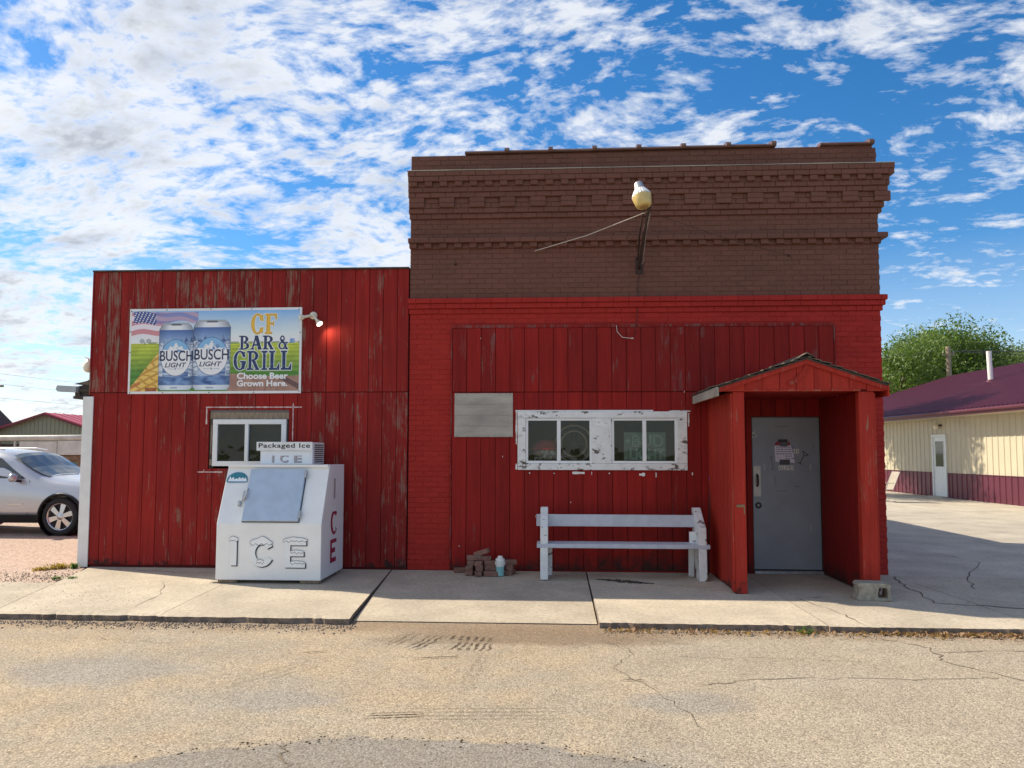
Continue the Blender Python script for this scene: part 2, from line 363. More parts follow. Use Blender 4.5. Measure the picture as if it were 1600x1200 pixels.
def chipseal():
    m, nt, b = newmat('sandy_asphalt'); P = geopos(nt)
    s = nd(nt, 'ShaderNodeSeparateXYZ', {0: P})
    big = noise(nt, mapping(nt, P, scale=(.8, 1.1, 1)), .75, 6, .6, .3); mid = noise(nt, P, 3.2, 7, .62)
    sandiness = mth(nt, 'ADD', mth(nt, 'MULTIPLY', big, .75), mth(nt, 'MULTIPLY', mid, .35))
    # bare worn patch of old road at the camera's feet: wobbly edge
    ex = mth(nt, 'MULTIPLY', mth(nt, 'ADD', s.outputs[0], .75), .42)
    edge = mth(nt, 'ADD', mth(nt, 'ADD', s.outputs[1], 5.83), mth(nt, 'MULTIPLY', mth(nt, 'MULTIPLY', ex, ex), .95))
    edge = mth(nt, 'ADD', edge, mth(nt, 'MULTIPLY_ADD', mid, .28, -.14))
    bare = ramp(nt, mth(nt, 'ADD', edge, .5), [(.47, 1.0), (.53, 0.0)])
    def blob(cx, cy, rx, ry):
        dx = mth(nt, 'DIVIDE', mth(nt, 'SUBTRACT', s.outputs[0], cx), rx); dy = mth(nt, 'DIVIDE', mth(nt, 'SUBTRACT', s.outputs[1], cy), ry)
        d = mth(nt, 'SQRT', mth(nt, 'ADD', mth(nt, 'MULTIPLY', dx, dx), mth(nt, 'MULTIPLY', dy, dy)))
        return ramp(nt, mth(nt, 'ADD', d, mth(nt, 'MULTIPLY_ADD', mid, .9, -.45)), [(.55, 1.0), (1.05, 0.0)])
    grey = mth(nt, 'MAXIMUM', blob(-1.85, -5.2, .45, .3), mth(nt, 'MAXIMUM', blob(.95, -5.1, .5, .28), blob(-3.6, -4.6, .9, .5)))
    damp = mth(nt, 'MAXIMUM', blob(-.05, -3.36, 1.6, .42), mth(nt, 'MULTIPLY', blob(-1.2, -3.55, .5, .22), .6))
    sand = mixc(nt, ramp(nt, sandiness, [(.42, 0.0), (.66, 1.0)]), (.34, .305, .25), (.43, .345, .24))
    right = ramp(nt, mth(nt, 'MULTIPLY_ADD', s.outputs[0], .1, mth(nt, 'MULTIPLY', big, .25)), [(.12, 0.0), (.27, 1.0)])
    sand = mixc(nt, mth(nt, 'MULTIPLY', right, .7), sand, (.40, .35, .275))
    c = mixc(nt, mth(nt, 'MULTIPLY', grey, .85), sand, (.315, .290, .255))
    c = mixc(nt, mth(nt, 'MULTIPLY', bare, .92), c, (.245, .228, .205))
    c = mixc(nt, mth(nt, 'MULTIPLY', damp, .75), c, (.185, .13, .082))
    kd = ramp(nt, mth(nt, 'ADD', mth(nt, 'ADD', s.outputs[1], 3.62), mth(nt, 'MULTIPLY_ADD', mid, .55, -.28)), [(.18, 0.0), (.5, 1.0)])
    c = mixc(nt, mth(nt, 'MULTIPLY', kd, .75), c, (.26, .185, .12))
    # tyre tracks: soft parallel streaks, darker where the mud was pressed
    def streak(cx, cy, ang, L, W, n, jit):
        ca, sa = math.cos(ang), math.sin(ang); dx = mth(nt, 'SUBTRACT', s.outputs[0], cx); dy = mth(nt, 'SUBTRACT', s.outputs[1], cy)
        dx = mth(nt, 'ADD', dx, mth(nt, 'MULTIPLY_ADD', mid, jit, -jit*.5))
        a_ = mth(nt, 'ADD', mth(nt, 'MULTIPLY', dx, ca), mth(nt, 'MULTIPLY', dy, sa)); c_ = mth(nt, 'SUBTRACT', mth(nt, 'MULTIPLY', dy, ca), mth(nt, 'MULTIPLY', dx, sa))
        env = mth(nt, 'MULTIPLY', ramp(nt, mth(nt, 'ABSOLUTE', mth(nt, 'DIVIDE', a_, L)), [(.55, 1.0), (1.0, 0.0)]), ramp(nt, mth(nt, 'ABSOLUTE', mth(nt, 'DIVIDE', c_, W)), [(.7, 1.0), (1.0, 0.0)]))
        w1 = mth(nt, 'MULTIPLY_ADD', mth(nt, 'SINE', mth(nt, 'MULTIPLY', c_, 3.1416*n/W)), .5, .5)
        return mth(nt, 'MULTIPLY', env, mth(nt, 'MULTIPLY', ramp(nt, w1, [(.35, 0.0), (.75, 1.0)]), brk))
    tr = None; brk = ramp(nt, noise(nt, mapping(nt, P, scale=(22, 22, 1)), 1.0, 5, .7), [(.36, 0.0), (.52, 1.0)])
    for q, k in (((-1.12, -3.62, R(72), .30, .09, 3, .22), .95), ((-.74, -3.47, R(80), .10, .24, 7, .16), 1.0), ((-.70, -3.74, R(84), .17, .22, 7, .16), .9), ((-.92, -4.10, R(12), .20, .05, 2, .14), .9), ((-1.0, -5.46, R(8), .22, .07, 3, .22), 1.0),
            ((-.45, -5.38, R(4), .55, .16, 5, .35), .30), ((-.60, -4.4, R(88), .6, .06, 2, .25), .22), ((-2.1, -4.6, R(58), .6, .16, 4, .3), .22), ((-1.35, -3.55, R(75), .3, .1, 3, .22), .5), ((.62, -4.62, R(5), .10, .04, 2, .08), .8), ((-2.0, -4.0, R(20), .12, .05, 2, .1), .7)):
        m_k = mth(nt, 'MULTIPLY', streak(*q), k); tr = m_k if tr is None else mth(nt, 'MAXIMUM', tr, m_k)
    c = mixc(nt, mth(nt, 'MULTIPLY', tr, 1.25, clamp=True), c, (.055, .038, .025))
    # stone chips
    v = nd(nt, 'ShaderNodeTexVoronoi', {'Vector': P, 'Scale': 88.0}, feature='F1')
    chip = nd(nt, 'ShaderNodeSeparateColor', {0: v.outputs['Color']}).outputs[0]
    c = mixc(nt, 1.0, c, ramp(nt, chip, [(0, .55), (.25, .87), (.7, 1.07), (1, 1.42)]), 'MULTIPLY')
    gap = ramp(nt, v.outputs['Distance'], [(.28, 0.0), (.62, 1.0)])
    c = mixc(nt, mth(nt, 'MULTIPLY', gap, mth(nt, 'MULTIPLY_ADD', noise(nt, P, 2.1, 4), .9, -.12)), c, (.19, .145, .10))
    setin(nt, b, 'Base Color', c); setin(nt, b, 'Roughness', .93); setin(nt, b, 'Specular IOR Level', .25)
    bump(nt, b, mth(nt, 'ADD', mth(nt, 'MULTIPLY', v.outputs['Distance'], -1.0), mth(nt, 'MULTIPLY', mid, 2.0)), .34, .008)
    return m
STREET = chipseal()
def gravel(name, a, b_, sc=45):
    m, nt, b = newmat(name); P = geopos(nt)
    v = nd(nt, 'ShaderNodeTexVoronoi', {'Vector': P, 'Scale': float(sc)}, feature='F1')
    c = mixc(nt, noise(nt, P, .6, 5), a, b_)
    c = mixc(nt, 1.0, c, ramp(nt, v.outputs['Color'], [(.1, .6), (.9, 1.35)]), 'MULTIPLY')
    setin(nt, b, 'Base Color', c); setin(nt, b, 'Roughness', .95); bump(nt, b, v.outputs['Distance'], -.7, .012)
    return m
GRAV = gravel('reddish_gravel', (.40, .28, .22), (.47, .36, .28))
PEB = pm('pebbles', (.34, .26, .19), .9, var=.7, scale=35)
GROUND = pm('dry_grass_ground', (.16, .17, .07), .95, var=.5, scale=.5)
def glassm(name, tint=(.80, .83, .82), f=.0):
    m, nt, b = newmat(name); nt.nodes.remove(b)
    lw = nd(nt, 'ShaderNodeFresnel', {'IOR': 1.42}); t = nd(nt, 'ShaderNodeBsdfTransparent', {'Color': (*tint, 1)}); g = nd(nt, 'ShaderNodeBsdfGlossy', {'Roughness': .01})
    nb = nd(nt, 'ShaderNodeBump', {'Height': noise(nt, geopos(nt), 2.3, 2), 'Strength': .10, 'Distance': .05}); nt.links.new(nb.outputs[0], g.inputs['Normal'])
    mx = nd(nt, 'ShaderNodeMixShader', {0: mth(nt, 'MULTIPLY_ADD', lw.outputs[0], 1.0, f, clamp=True), 1: t.outputs[0], 2: g.outputs[0]})
    nt.links.new(mx.outputs[0], nt.nodes['Material Output'].inputs[0]); return m
GLASS = glassm('window_glass')
def leafm(name, a, b_):
    m, nt, b = newmat(name); r = objrand(nt)
    c = mixc(nt, r, a, b_); setin(nt, b, 'Base Color', c); setin(nt, b, 'Roughness', .55)
    tr = nd(nt, 'ShaderNodeBsdfTranslucent', {'Color': mixc(nt, 1.0, c, (1.3, 1.5, .6), 'MULTIPLY')})
    mx = nd(nt, 'ShaderNodeMixShader', {0: .35, 1: b.outputs[0], 2: tr.outputs[0]})
    nt.links.new(mx.outputs[0], nt.nodes['Material Output'].inputs[0]); return m
LEAF = leafm('green_leaves', (.065, .115, .026), (.165, .235, .058))
LEAF2 = leafm('pale_green_leaves', (.11, .15, .05), (.21, .25, .10))
LITTER = leafm('dead_leaves', (.20, .10, .05), (.38, .24, .13))
DRYG = leafm('dry_grass', (.36, .22, .06), (.46, .33, .12))
BARK = pm('bark', (.12, .09, .065), .9, var=.5, scale=8, bmp=.6)
POLEW = pm('utility_pole_wood', (.30, .24, .18), .9, var=.35, scale=5, stretch=(6, 6, .6))
SHINGLE = pm('old_shingles', (.13, .105, .08), .95, var=.6, scale=16, bmp=.6, dirt=((.26, .23, .18), .55))
MORTAR = pm('groove_paint', (.12, .012, .010), .95)
def brickraw():
    m, nt, b = newmat('loose_brick'); P = geopos(nt); r = nd(nt, 'ShaderNodeObjectInfo').outputs['Random']
    c = mixc(nt, r, (.17, .075, .055), (.27, .14, .10)); c = mixc(nt, ramp(nt, noise(nt, P, 22, 7, .7), [(.5, 0.0), (.66, .8)]), c, (.30, .24, .20))
    setin(nt, b, 'Base Color', c); setin(nt, b, 'Roughness', .95); bump(nt, b, noise(nt, P, 55, 5), .7, .006); return m
RAWBRICK = brickraw()
MAROON = pm('maroon_steel', (.115, .024, .045), .38, .2, var=.10, scale=1.2)
TANPAN = pm('tan_steel', (.50, .45, .335), .45, .0, var=.06, scale=1.5)
SAGE = pm('sage_steel', (.26, .26, .19), .5, var=.08)
REDROOF = pm('red_roof_steel', (.50, .05, .085), .4, .1, var=.08)
YELLOWISH = pm('yellow_tan_steel', (.48, .40, .22), .55, var=.2)
CARP = pm('silver_car_paint', (.50, .525, .56), .25, .45, var=.03, scale=2, coat=1.0)
TYRE = pm('tyre_rubber', (.022, .022, .023), .85, var=.2)
CHROME = pm('wheel_alloy', (.62, .62, .63), .25, .9, var=.05)
CARGLASS = pm('tinted_car_glass', (.018, .022, .026), .04, 0, spec=1.0)
WSHIELD = pm('windshield_glass', (.10, .13, .14), .05, 0, spec=1.0)
TRAILW = pm('weathered_white_trailer_paint', (.60, .57, .51), .6, var=.2, scale=3, dirt=((.36, .22, .13), .62))
RUST = pm('rusty_steel', (.27, .16, .09), .85, .2, var=.4, scale=6)
GUT = pm('grey_gutter_metal', (.42, .45, .46), .5, .3, var=.1)
def emit(name, col, st):
    m, nt, b = newmat(name); setin(nt, b, 'Base Color', col); b.inputs['Emission Color'].default_value = (*col, 1); b.inputs['Emission Strength'].default_value = st; return m
BULB = emit('lit_bulb_face', (1.0, .86, .66), 3.0)

# ------------------------------------------------------------------ ground, street, sidewalk
ZS = -0.06
tag(MB().quad((-900, -900, ZS-.06), (900, -900, ZS-.06), (900, 900, ZS-.06), (-900, 900, ZS-.06)).build('ground', GROUND), kind='structure')
street = tag(MB().quad((-60, -40, ZS), (60, -40, ZS), (60, -2.6, ZS), (-60, -2.6, ZS)).build('street', STREET), kind='structure')
tag(MB().prism([(-45, -1.26), (-6.6, -1.26), (-6.1, -1.26), (-6.55, -.2), (-6.62, 0), (-6.62, 36), (-45, 36)], -.2, -.012, 'z').build('gravel_yard', GRAV), kind='structure')
tag(MB().box(-6.5, 4.62, -2.62, .3, -.25, -.075).build('soil_bed', SOIL), kind='structure')
side = tag(empty('sidewalk'), kind='structure')
def slab(x0b, x1b, x0f, x1f, yb, yf, zb, zf, mat, parent, seed, rough=.036, side_mat=CURBM, name='slab', n=40, thick=.16):
    """concrete slab: back edge yb (x0b..x1b), front edge yf (x0f..x1f), with a chipped front arris"""
    r_ = random.Random(seed); mb = MB(); top = []; fr = []
    wob = [0]*(n+1); w = 0
    for i in range(n+1):
        w = w*.6+r_.gauss(0, 1)*rough*.6; wob[i] = w
    rows = []
    for j, t in enumerate((0, .5, .93, 1.0)):
        row = []
        for i in range(n+1):
            u = i/n; xb = x0b+(x1b-x0b)*u; xf = x0f+(x1f-x0f)*u
            x = xb+(xf-xb)*t; y = yb+(yf-yb)*t; z = zb+(zf-zb)*t
            if t == 1.0: y += abs(wob[i])*.9; z -= .004+abs(wob[i])*.10
            elif t == .93: y += 0
            row.append((x, y, z))
        rows.append(row)
    low = [(x0f+(x1f-x0f)*i/n, yf+.012+r_.gauss(0, .006), zf-thick) for i in range(n+1)]
    vs_ = [p for r0 in rows for p in r0]+low; W = n+1
    for j in range(4):
        mb.m = 0 if j < 3 else 1
        mb.add([], [])
        fs = [(j*W+i, (j+1)*W+i, (j+1)*W+i+1, j*W+i+1) for i in range(n)]
        if j == 0: base = len(mb.v); mb.v += vs_
        mb.f += [tuple(base+k for k in f) for f in fs]; mb.mi += [mb.m]*len(fs)
    mb.m = 1
    b0 = [(x0b, yb, zb-thick), (x1b, yb, zb-thick)]
    # left/right/back skirts
    mb.quad(rows[0][0], b0[0], low[0], rows[3][0]); mb.quad(rows[0][-1], rows[3][-1], low[-1], b0[1]); mb.quad(rows[0][0], rows[0][-1], b0[1], b0[0])
    return mb.build(name, [mat, side_mat], parent)
g = .009
slab(-9.9, -6.215, -9.4, -5.715, -1.25, -3.0, -.004, -.004, CONC, side, 1)
slab(-6.55, -4.16, -5.70, -3.94, -.02, -3.0, 0, 0, CONC, side, 2)
slab(-4.150, -2.220, -3.932, -1.99, -.02, -3.02, .002, 0, CONC, side, 3)
slab(-2.205, .478, -1.975, .455, -.02, -2.88, 0, -.045, CONC, side, 4, rough=.006)
slab(.493, 2.62, .472, 2.64, -.02, -3.03, 0, 0, CONC, side, 5)
slab(2.625, 4.56, 2.645, 4.66, -.02, -3.06, 0, 0, CONC, side, 6, n=44)
slab(4.57, 9.5, 4.67, 9.5, -.12, -3.10, 0, 0, CONC, side, 7, n=50)
slab(9.52, 16, 9.52, 16, -.12, -3.12, 0, 0, CONC, side, 8, n=50)
slab(-16, -9.95, -15, -9.45, -1.25, -3.0, -.004, -.004, CONC, side, 9)
apron = tag(empty('concrete_apron'), kind='structure')
ys = [-.10, 3.6, 7.4, 11.0, 15.0, 19.2, 24, 30]; xsA = [4.57, 7.9, 11.2, 14.9]
for j in range(len(ys)-1):
    for i in range(len(xsA)-1):
        dz = rnd.uniform(-.003, .003)
        MB().box(xsA[i]+.006, xsA[i+1]-.006, ys[j]+.006, ys[j+1]-.006, -.15, -.004+dz, .006).build('slab', CONC2, apron, recalc=False)
MB().box(4.56, 14.9, -.1, 30, -.2, -.03).build('joint_bed', SOIL, apron)
def ribbon(name, pts, w, z, mat, parent, seed=0, sub=6, jit=.02):
    r_ = random.Random(seed); P = []
    for a, b_ in zip(pts[:-1], pts[1:]):
        for k in range(sub): t = k/sub; P.append((a[0]+(b_[0]-a[0])*t+r_.gauss(0, jit), a[1]+(b_[1]-a[1])*t+r_.gauss(0, jit)))
    P.append(pts[-1]); L = []; Rr = []
    for i, p in enumerate(P):
        q0 = P[max(i-1, 0)]; q1 = P[min(i+1, len(P)-1)]; dx, dy = q1[0]-q0[0], q1[1]-q0[1]; l = math.hypot(dx, dy) or 1
        ww = w*r_.uniform(.25, 1.1)*(.3 if i in (0, len(P)-1) else 1)
        L.append((p[0]-dy/l*ww, p[1]+dx/l*ww, z)); Rr.append((p[0]+dy/l*ww, p[1]-dx/l*ww, z))
    mb = MB()
    for i in range(len(P)-1): mb.quad(L[i], Rr[i], Rr[i+1], L[i+1])
    return mb.build(name, mat, parent)
CR = pm('crack_dirt', (.10, .075, .055), .95, var=.4, scale=30)
for k, (pts, w) in enumerate([([(4.56, -.12), (4.35, -.9), (4.2, -1.9), (4.9, -2.1), (5.8, -2.2), (7, -2.15)], .012), ([(1.2, -.88), (1.6, -1.02), (2.1, -1.12)], .006), ([(2.75, -1.7), (2.95, -2.3), (3.0, -3.0)], .006),
        ([(-5.9, -.25), (-5.1, -.42), (-4.3, -.46)], .008), ([(-4.9, -1.1), (-4.5, -1.9), (-4.4, -2.6)], .004), ([(2.9, -1.62), (3.15, -1.68)], .012), ([(5.1, -1.0), (5.6, .0), (6.4, 1.2), (6.2, 3)], .007), ([(8, 5), (9.5, 5.6), (11, 5.2)], .008)]):
    ribbon('crack', pts, w, .0045, CR, side, k)
CR2 = pm('asphalt_crack', (.20, .155, .11), .95, var=.4, scale=30)
for k, (pts, w) in enumerate([([(3.0, -3.2), (3.3, -3.6), (3.2, -4.0), (3.6, -4.5), (3.7, -5.3), (3.4, -6.2)], .012), ([(1.1, -4.75), (1.5, -4.55), (2.2, -4.5), (3.1, -4.45), (3.4, -4.4)], .008), ([(3.3, -3.7), (3.9, -3.62), (4.6, -3.7)], .012),
        ([(.5, -3.5), (.7, -3.9), (.5, -4.3), (.8, -5.0), (.95, -5.6)], .006), ([(-1.55, -5.95), (-1.45, -6.3)], .012), ([(1.0, -4.0), (1.8, -3.95), (2.6, -4.05)], .005), ([(-4.2, -3.6), (-3.6, -3.8), (-3.1, -3.75)], .005)]):
    ribbon('crack', pts, w*.7, ZS+.004, CR2, street, 50+k, jit=.02, sub=7)
# tyre tread marks pressed in the damp sand: rows of small dark ridges
MUD = pm('dark_mud', (.085, .062, .042), .95, var=.5, scale=40, bmp=.5)
mb = MB(); r_ = random.Random(3)
def clod(mb, x, y, z, s, r_, flat=.5):
    pts = []
    for dx, dy, dz in ((1,0,0),(-1,0,0),(0,1,0),(0,-1,0),(0,0,1),(0,0,-.4)):
        k = s*r_.uniform(.7, 1.3); pts.append((x+dx*k, y+dy*k, z+dz*k*flat))
    mb.add(pts, [(0,2,4),(2,1,4),(1,3,4),(3,0,4),(2,0,5),(1,2,5),(3,1,5),(0,3,5)])
def tread(cx, cy, ang, L, W, rows, keep):
    ca, sa = math.cos(ang), math.sin(ang); st2 = .034
    for i in range(rows):
        for j in range(int(L/st2)):
            if r_.random() > keep: continue
            u = (i+.5)/rows*W-W/2+r_.gauss(0, .004); v = j*st2-L/2+r_.gauss(0, .004); hw_ = W/rows*r_.uniform(.25, .62); hl = r_.uniform(.004, .011)
            P4 = []
            for du, dv in ((-hw_, -hl), (-hw_*.3, -hl*1.5), (hw_, -hl*.5), (hw_*.8, hl), (.1*hw_, hl*1.3), (-hw_*.9, hl*.7)):
                uu, v2 = u+du*r_.uniform(.7, 1.2), v+dv*r_.uniform(.6, 1.3)+du*.25; P4.append((cx+uu*ca-v2*sa, cy+uu*sa+v2*ca, ZS+.003))
            b0 = len(mb.v); mb.add(P4+[(sum(p[0] for p in P4)/6, sum(p[1] for p in P4)/6, ZS+.010)], [(k, (k+1) % 6, 6) for k in range(6)])
for k in range(170):
    x = r_.uniform(-2.4, 1.1); y = -5.83-.17*(x+.75)**2+r_.gauss(0, .05); clod(mb, x, y, ZS, r_.uniform(.004, .013), r_)
for k in range(420): clod(mb, r_.uniform(-5.5, 4.5), r_.uniform(-6.3, -3.1), ZS, r_.uniform(.002, .0065), r_)
tag(mb.build('mud_clods', MUD), 'scattered dark mud clods on the sandy street', 'mud', kind='stuff')
# pebbles and grit along the kerb
mb = MB(); r_ = random.Random(5)
for k in range(2600):
    t = r_.random(); x = r_.uniform(-8, -1.9) if t < .62 else r_.uniform(.45, 5.2)
    clod(mb, x, -3.05-abs(r_.gauss(0, .11)), ZS+.002, r_.uniform(.004, .018)*(1.0 if x < 0 else .75), r_, .8)
for k in range(700): clod(mb, r_.uniform(-7.6, -5.9), r_.gauss(-.85, .28), -.008, r_.uniform(.004, .013), r_, .8)
for k in range(350): clod(mb, r_.uniform(-8, -4.5), r_.uniform(-2.9, -1.2), .002, r_.uniform(.003, .007), r_, .8)
tag(mb.build('kerb_gravel', PEB), 'loose pebbles and grit gathered along the kerb', 'gravel', kind='stuff')
mb = MB()
for k in range(900):
    x = r_.uniform(3.1, 5.4) if r_.random() < .72 else r_.uniform(.5, 3.1); y = -3.10-abs(r_.gauss(0, .055)); z = ZS+r_.uniform(.004, .03)
    s = r_.uniform(.010, .028); q = Quaternion((r_.gauss(0, 1), r_.gauss(0, 1), r_.gauss(0, 1), r_.gauss(0, 1))).normalized()
    mb.add([Vector((x, y, z))+q @ Vector(p) for p in ((-s, -s*.4, 0), (s, -s*.3, 0), (s*.8, s*.4, .2*s), (-s*.7, s*.4, .1*s))], [(0, 1, 2, 3)])
tag(mb.build('leaf_litter', LITTER, recalc=False), 'brown dead leaves lying along the right kerb', 'leaves', kind='stuff')
def tuft(mb, x, y, z, n, h, spread, r_):
    for k in range(n):
        a = r_.uniform(0, 6.28); d = r_.uniform(.2, 1)*spread; hh = h*r_.uniform(.5, 1); w = .004+.003*r_.random()
        bx, by = x+r_.gauss(0, spread*.35), y+r_.gauss(0, spread*.35); tx, ty = bx+math.cos(a)*d, by+math.sin(a)*d
        px, py = -math.sin(a)*w, math.cos(a)*w
        mb.add([(bx-px, by-py, z), (bx+px, by+py, z), ((bx+tx)/2+px, (by+ty)/2+py, z+hh*.7), ((bx+tx)/2-px, (by+ty)/2-py, z+hh*.7), (tx, ty, z+hh)], [(0, 1, 2, 3), (3, 2, 4)])
mb = MB(); tuft(mb, -6.95, -.12, -.02, 260, .09, .14, r_); tuft(mb, -7.1, -.25, -.02, 160, .06, .14, r_)
tag(mb.build('dry_grass', DRYG, recalc=False), 'dry orange grass at the foot of the white corner board', 'grass', kind='stuff')
mb = MB(); tuft(mb, -6.72, -.12, -.02, 60, .10, .05, r_); tuft(mb, -6.35, -1.02, 0, 60, .04, .08, r_); tuft(mb, -6.2, -.95, 0, 40, .03, .06, r_)
tag(mb.build('green_grass', LEAF, recalc=False), 'sparse green grass sprouting beside the broken walk', 'grass', kind='stuff')
def leafy(name, x, y, z, n, s, label):
    r_ = random.Random(int(x*100)); mb = MB()
    for k in range(n):
        q = Quaternion((r_.gauss(0, 1), r_.gauss(0, .5), r_.gauss(0, .5), r_.gauss(0, 1))).normalized(); c = Vector((x+r_.gauss(0, s*1.1), y+r_.gauss(0, s*.7), z+abs(r_.gauss(0, s*.55))))
        l = s*.34; mb.add([c+q @ Vector(p) for p in ((-l, 0, 0), (0, -l*.5, 0), (l, 0, 0), (0, l*.5, 0))], [(0, 1, 2, 3)])
    t = empty(name, (x, y, z), label=label, cat='weed')
    for i in range(len(mb.v)): mb.v[i] = tuple(Vector(mb.v[i])-Vector((x, y, z)))
    mb.build('foliage', LEAF, t, recalc=False)
    MB().tube([(0, 0, 0), (.01, 0, s)], .003, 5).build('stem', LEAF, t)
leafy('weed', 2.42, -3.10, ZS, 130, .04, 'small bright green weed growing at the kerb below the porch')
mb = MB(); r_ = random.Random(8)
for k in range(900):
    t = r_.random(); x = .62+.62*t+r_.gauss(0, .03); y = -.62-.27*t+r_.gauss(0, .055)*math.sin(math.pi*min(max(t, .05), .95)); clod(mb, x, y, .003, r_.uniform(.004, .011), r_, .6)
tag(mb.build('dirt_patch', SOIL), 'dark crumbly dirt lying in the walk crack before the bench', 'dirt', kind='stuff')

# ------------------------------------------------------------------ brick building
CH = .072; X0, X1 = -2.0, 4.55
bb = empty('brick_building', (0, 0, 0), label='two-tone brick bar building, brown corbelled top over red painted lower wall', cat='building')
PANEL = (-1.38, 3.89, 0.0, 3.41)
DOORH = (2.755, 3.70, .0, 2.135); WINH = [(-.345, .575, 1.485, 2.115), (.845, 1.745, 1.485, 2.115)]
mb = wall_holes(MB(), X0+.006, X1-.006, -.1, 82*CH-.004, .0030, .25, [DOORH]+WINH)
mb.build('wall_core', BRED, bb)
mb = MB()
mb.box(X0+.006, X0+.2, .2505, 5.2, -.1, 5.8); mb.box(X1-.2, X1-.006, .2505, 5.2, -.1, 5.8); mb.box(X0+.2, X1-.2, 5.0, 5.2, -.1, 5.8)
mb.box(X0+.2, X1-.2, .2505, 5.0, 5.1, 5.25)
mb.build('side_wall', BRED, bb)
mb = MB(); mb.box(X0+.01, X1-.01, 5.2005, 9.7, -.1, 3.3); mb.build('rear_wing', BRED, bb)
mb = MB(); mb.box(X0+.205, X1-.205, .2505, 4.99, -.05, 0.0); mb.box(X0+.205, X1-.205, 3.2, 3.3, .0, 5.0); mb.build('room_lining', DARK, bb)
# projection of each course
proj = {52: .070, 51: .048, 50: .020, 64: .090, 63: .022, 69: .036, 70: .062, 71: .062, 72: .062, 73: .100, 74: .118, 75: .118, 76: .165, 77: .170}
mb = MB(); mbr = MB()
for k, p in proj.items():
    m_ = mbr if k < 53 else mb
    m_.box(X0-min(p*.3, .02)+.004, X1+p-.004, -p+.0055, .0045 if k != 77 else .0045, k*CH-.002, (k+1)*CH-.0025)
# wrap of cornice along the right flank
for k, p in proj.items():
    (mbr if k < 53 else mb).box(X1-.004, X1+p-.0045, .005, 1.2, k*CH, (k+1)*CH-.004)
mb.build('cornice_core', BBRN, bb); mbr.build('belt_course_core', BRED, bb)
mb = MB(); mb.box(X0+.0055, X1-.0055, -.0005, .0028, 53*CH-.004, 82*CH-.004); mb.build('brown_wall_face', BBRN, bb)
brick_me = {}
def brick_mesh(L, mat):
    key = (round(L, 3), mat.name)
    if key not in brick_me: brick_me[key] = MB().box(-L/2, L/2, 0, .05, 0, CH-.0065, .0035).mesh('brick', mat, recalc=False)
    return brick_me[key]
BL = .2145; HJ = .0055
bricks = []   # (x0,x1,yface,z,mat)
rb = random.Random(11)
for k in range(82):
    p = proj.get(k, 0.0); z = k*CH; mat = BRED if k < 53 else BBRN
    xa = X0-min(p*.3, .02); xb = X1+p
    off = (BL/2 if k % 2 else 0) if k not in (52, 64, 76, 77) else rb.uniform(0, BL)
    x = xa-off
    while x < xb:
        a, b_ = max(x, xa), min(x+BL-HJ, xb); x += BL
        if b_-a < .03: continue
        segs = cut_rects((a, b_, z, z+CH-.006), [PANEL]) if k*CH < PANEL[3] else [(a, b_, z, z+CH-.006)]
        for s in segs:
            if s[3]-s[2] < CH*.6 or s[1]-s[0] < .03: continue
            bricks.append((s[0], s[1], -p, z, mat, k))
# the 300 that show largest (right, near end of the brown wall and cornice), the rest joined
order = sorted(range(len(bricks)), key=lambda i: -(bricks[i][0]+(.8 if bricks[i][5] in (76, 77, 64, 52) else 0)-abs(bricks[i][5]-60)*.03) if bricks[i][1]-bricks[i][0] > .18 else 99)
single = set(order[:300]); rest = {'red_brick_paint': MB(), 'brown_brick_paint': MB()}
for i, (a, b_, y, z, mat, k) in enumerate(bricks):
    dy = rb.gauss(0, .0016); dz = rb.uniform(-.0012, .0012)
    y -= .0045 if k >= 53 else .0
    if i in single: inst('brick', brick_mesh(b_-a, mat), bb, ((a+b_)/2, y+dy-.002, z+dz))
    else: rest[mat.name].box(a, b_, y+dy-.002, y+.03, z+dz, z+dz+CH-.0065, .0035)
tag(rest['red_brick_paint'].build('red_brick_field', BRED, bb, recalc=False), kind='stuff')
tag(rest['brown_brick_paint'].build('brown_brick_field', BBRN, bb, recalc=False), kind='stuff')
d1 = MB().box(-.053, .053, -.036, .02, .004, CH-.003, .004).mesh('dentil', BBRN, recalc=False)
x = X0+.045; i = 0
while x < X1+.09:
    inst('dentil', d1, bb, (x, -.030, 63*CH))
    x += BL
x = X0+.06
while x < X1+.14:
    inst('dentil', d1, bb, (x, -.124, 75*CH)); x += BL
d2 = MB()
for a, b_ in ((-.107, .107),): d2.box(a, b_, -.034, .02, .004, CH-.002, .0035); d2.box(a, b_, -.034, .02, CH+.001, 2*CH-.004, .0035)
d2 = d2.mesh('corbel_block', BBRN, recalc=False); x = X0+.10
while x < X1+.1:
    inst('corbel_block', d2, bb, (x, -.068, 71*CH)); x += .432
# weathered drip edge on the cornice top
MB().box(X0-.03, X1+.178, -.178, .0, 78*CH+.001, 78*CH+.012, .003).build('drip_edge', PLYGREY, bb, recalc=False)
# glazed coping tiles with a raised joint collar
x = -1.22; 
COPE = pm('dark_coping_tile', (.12, .058, .045), .35, var=.25)
def coping(a, b_, z):
    n = 8; prof = [(-.04, 0), (-.055, .015), (-.03, .042), (.06, .058), (.15, .045), (.25, .02), (.25, 0)]
    m_ = MB(); m_.prism([(y, zz) for y, zz in prof], a, b_-.05, 'x')
    m2 = MB(); m2.prism([(y*1.3-.012, zz*1.75) for y, zz in prof], b_-.05, b_+.015, 'x')
    o = m_.build('coping_tile', COPE, bb, loc=(0, .0, z)); m2.build('collar', COPE, o)
zt = 82*CH
for k in range(7):
    a = -1.22+k*.625
    if a < 3.2: coping(a, a+.62, zt+.004+k*.004)
coping(3.78, 4.49, zt+.03)
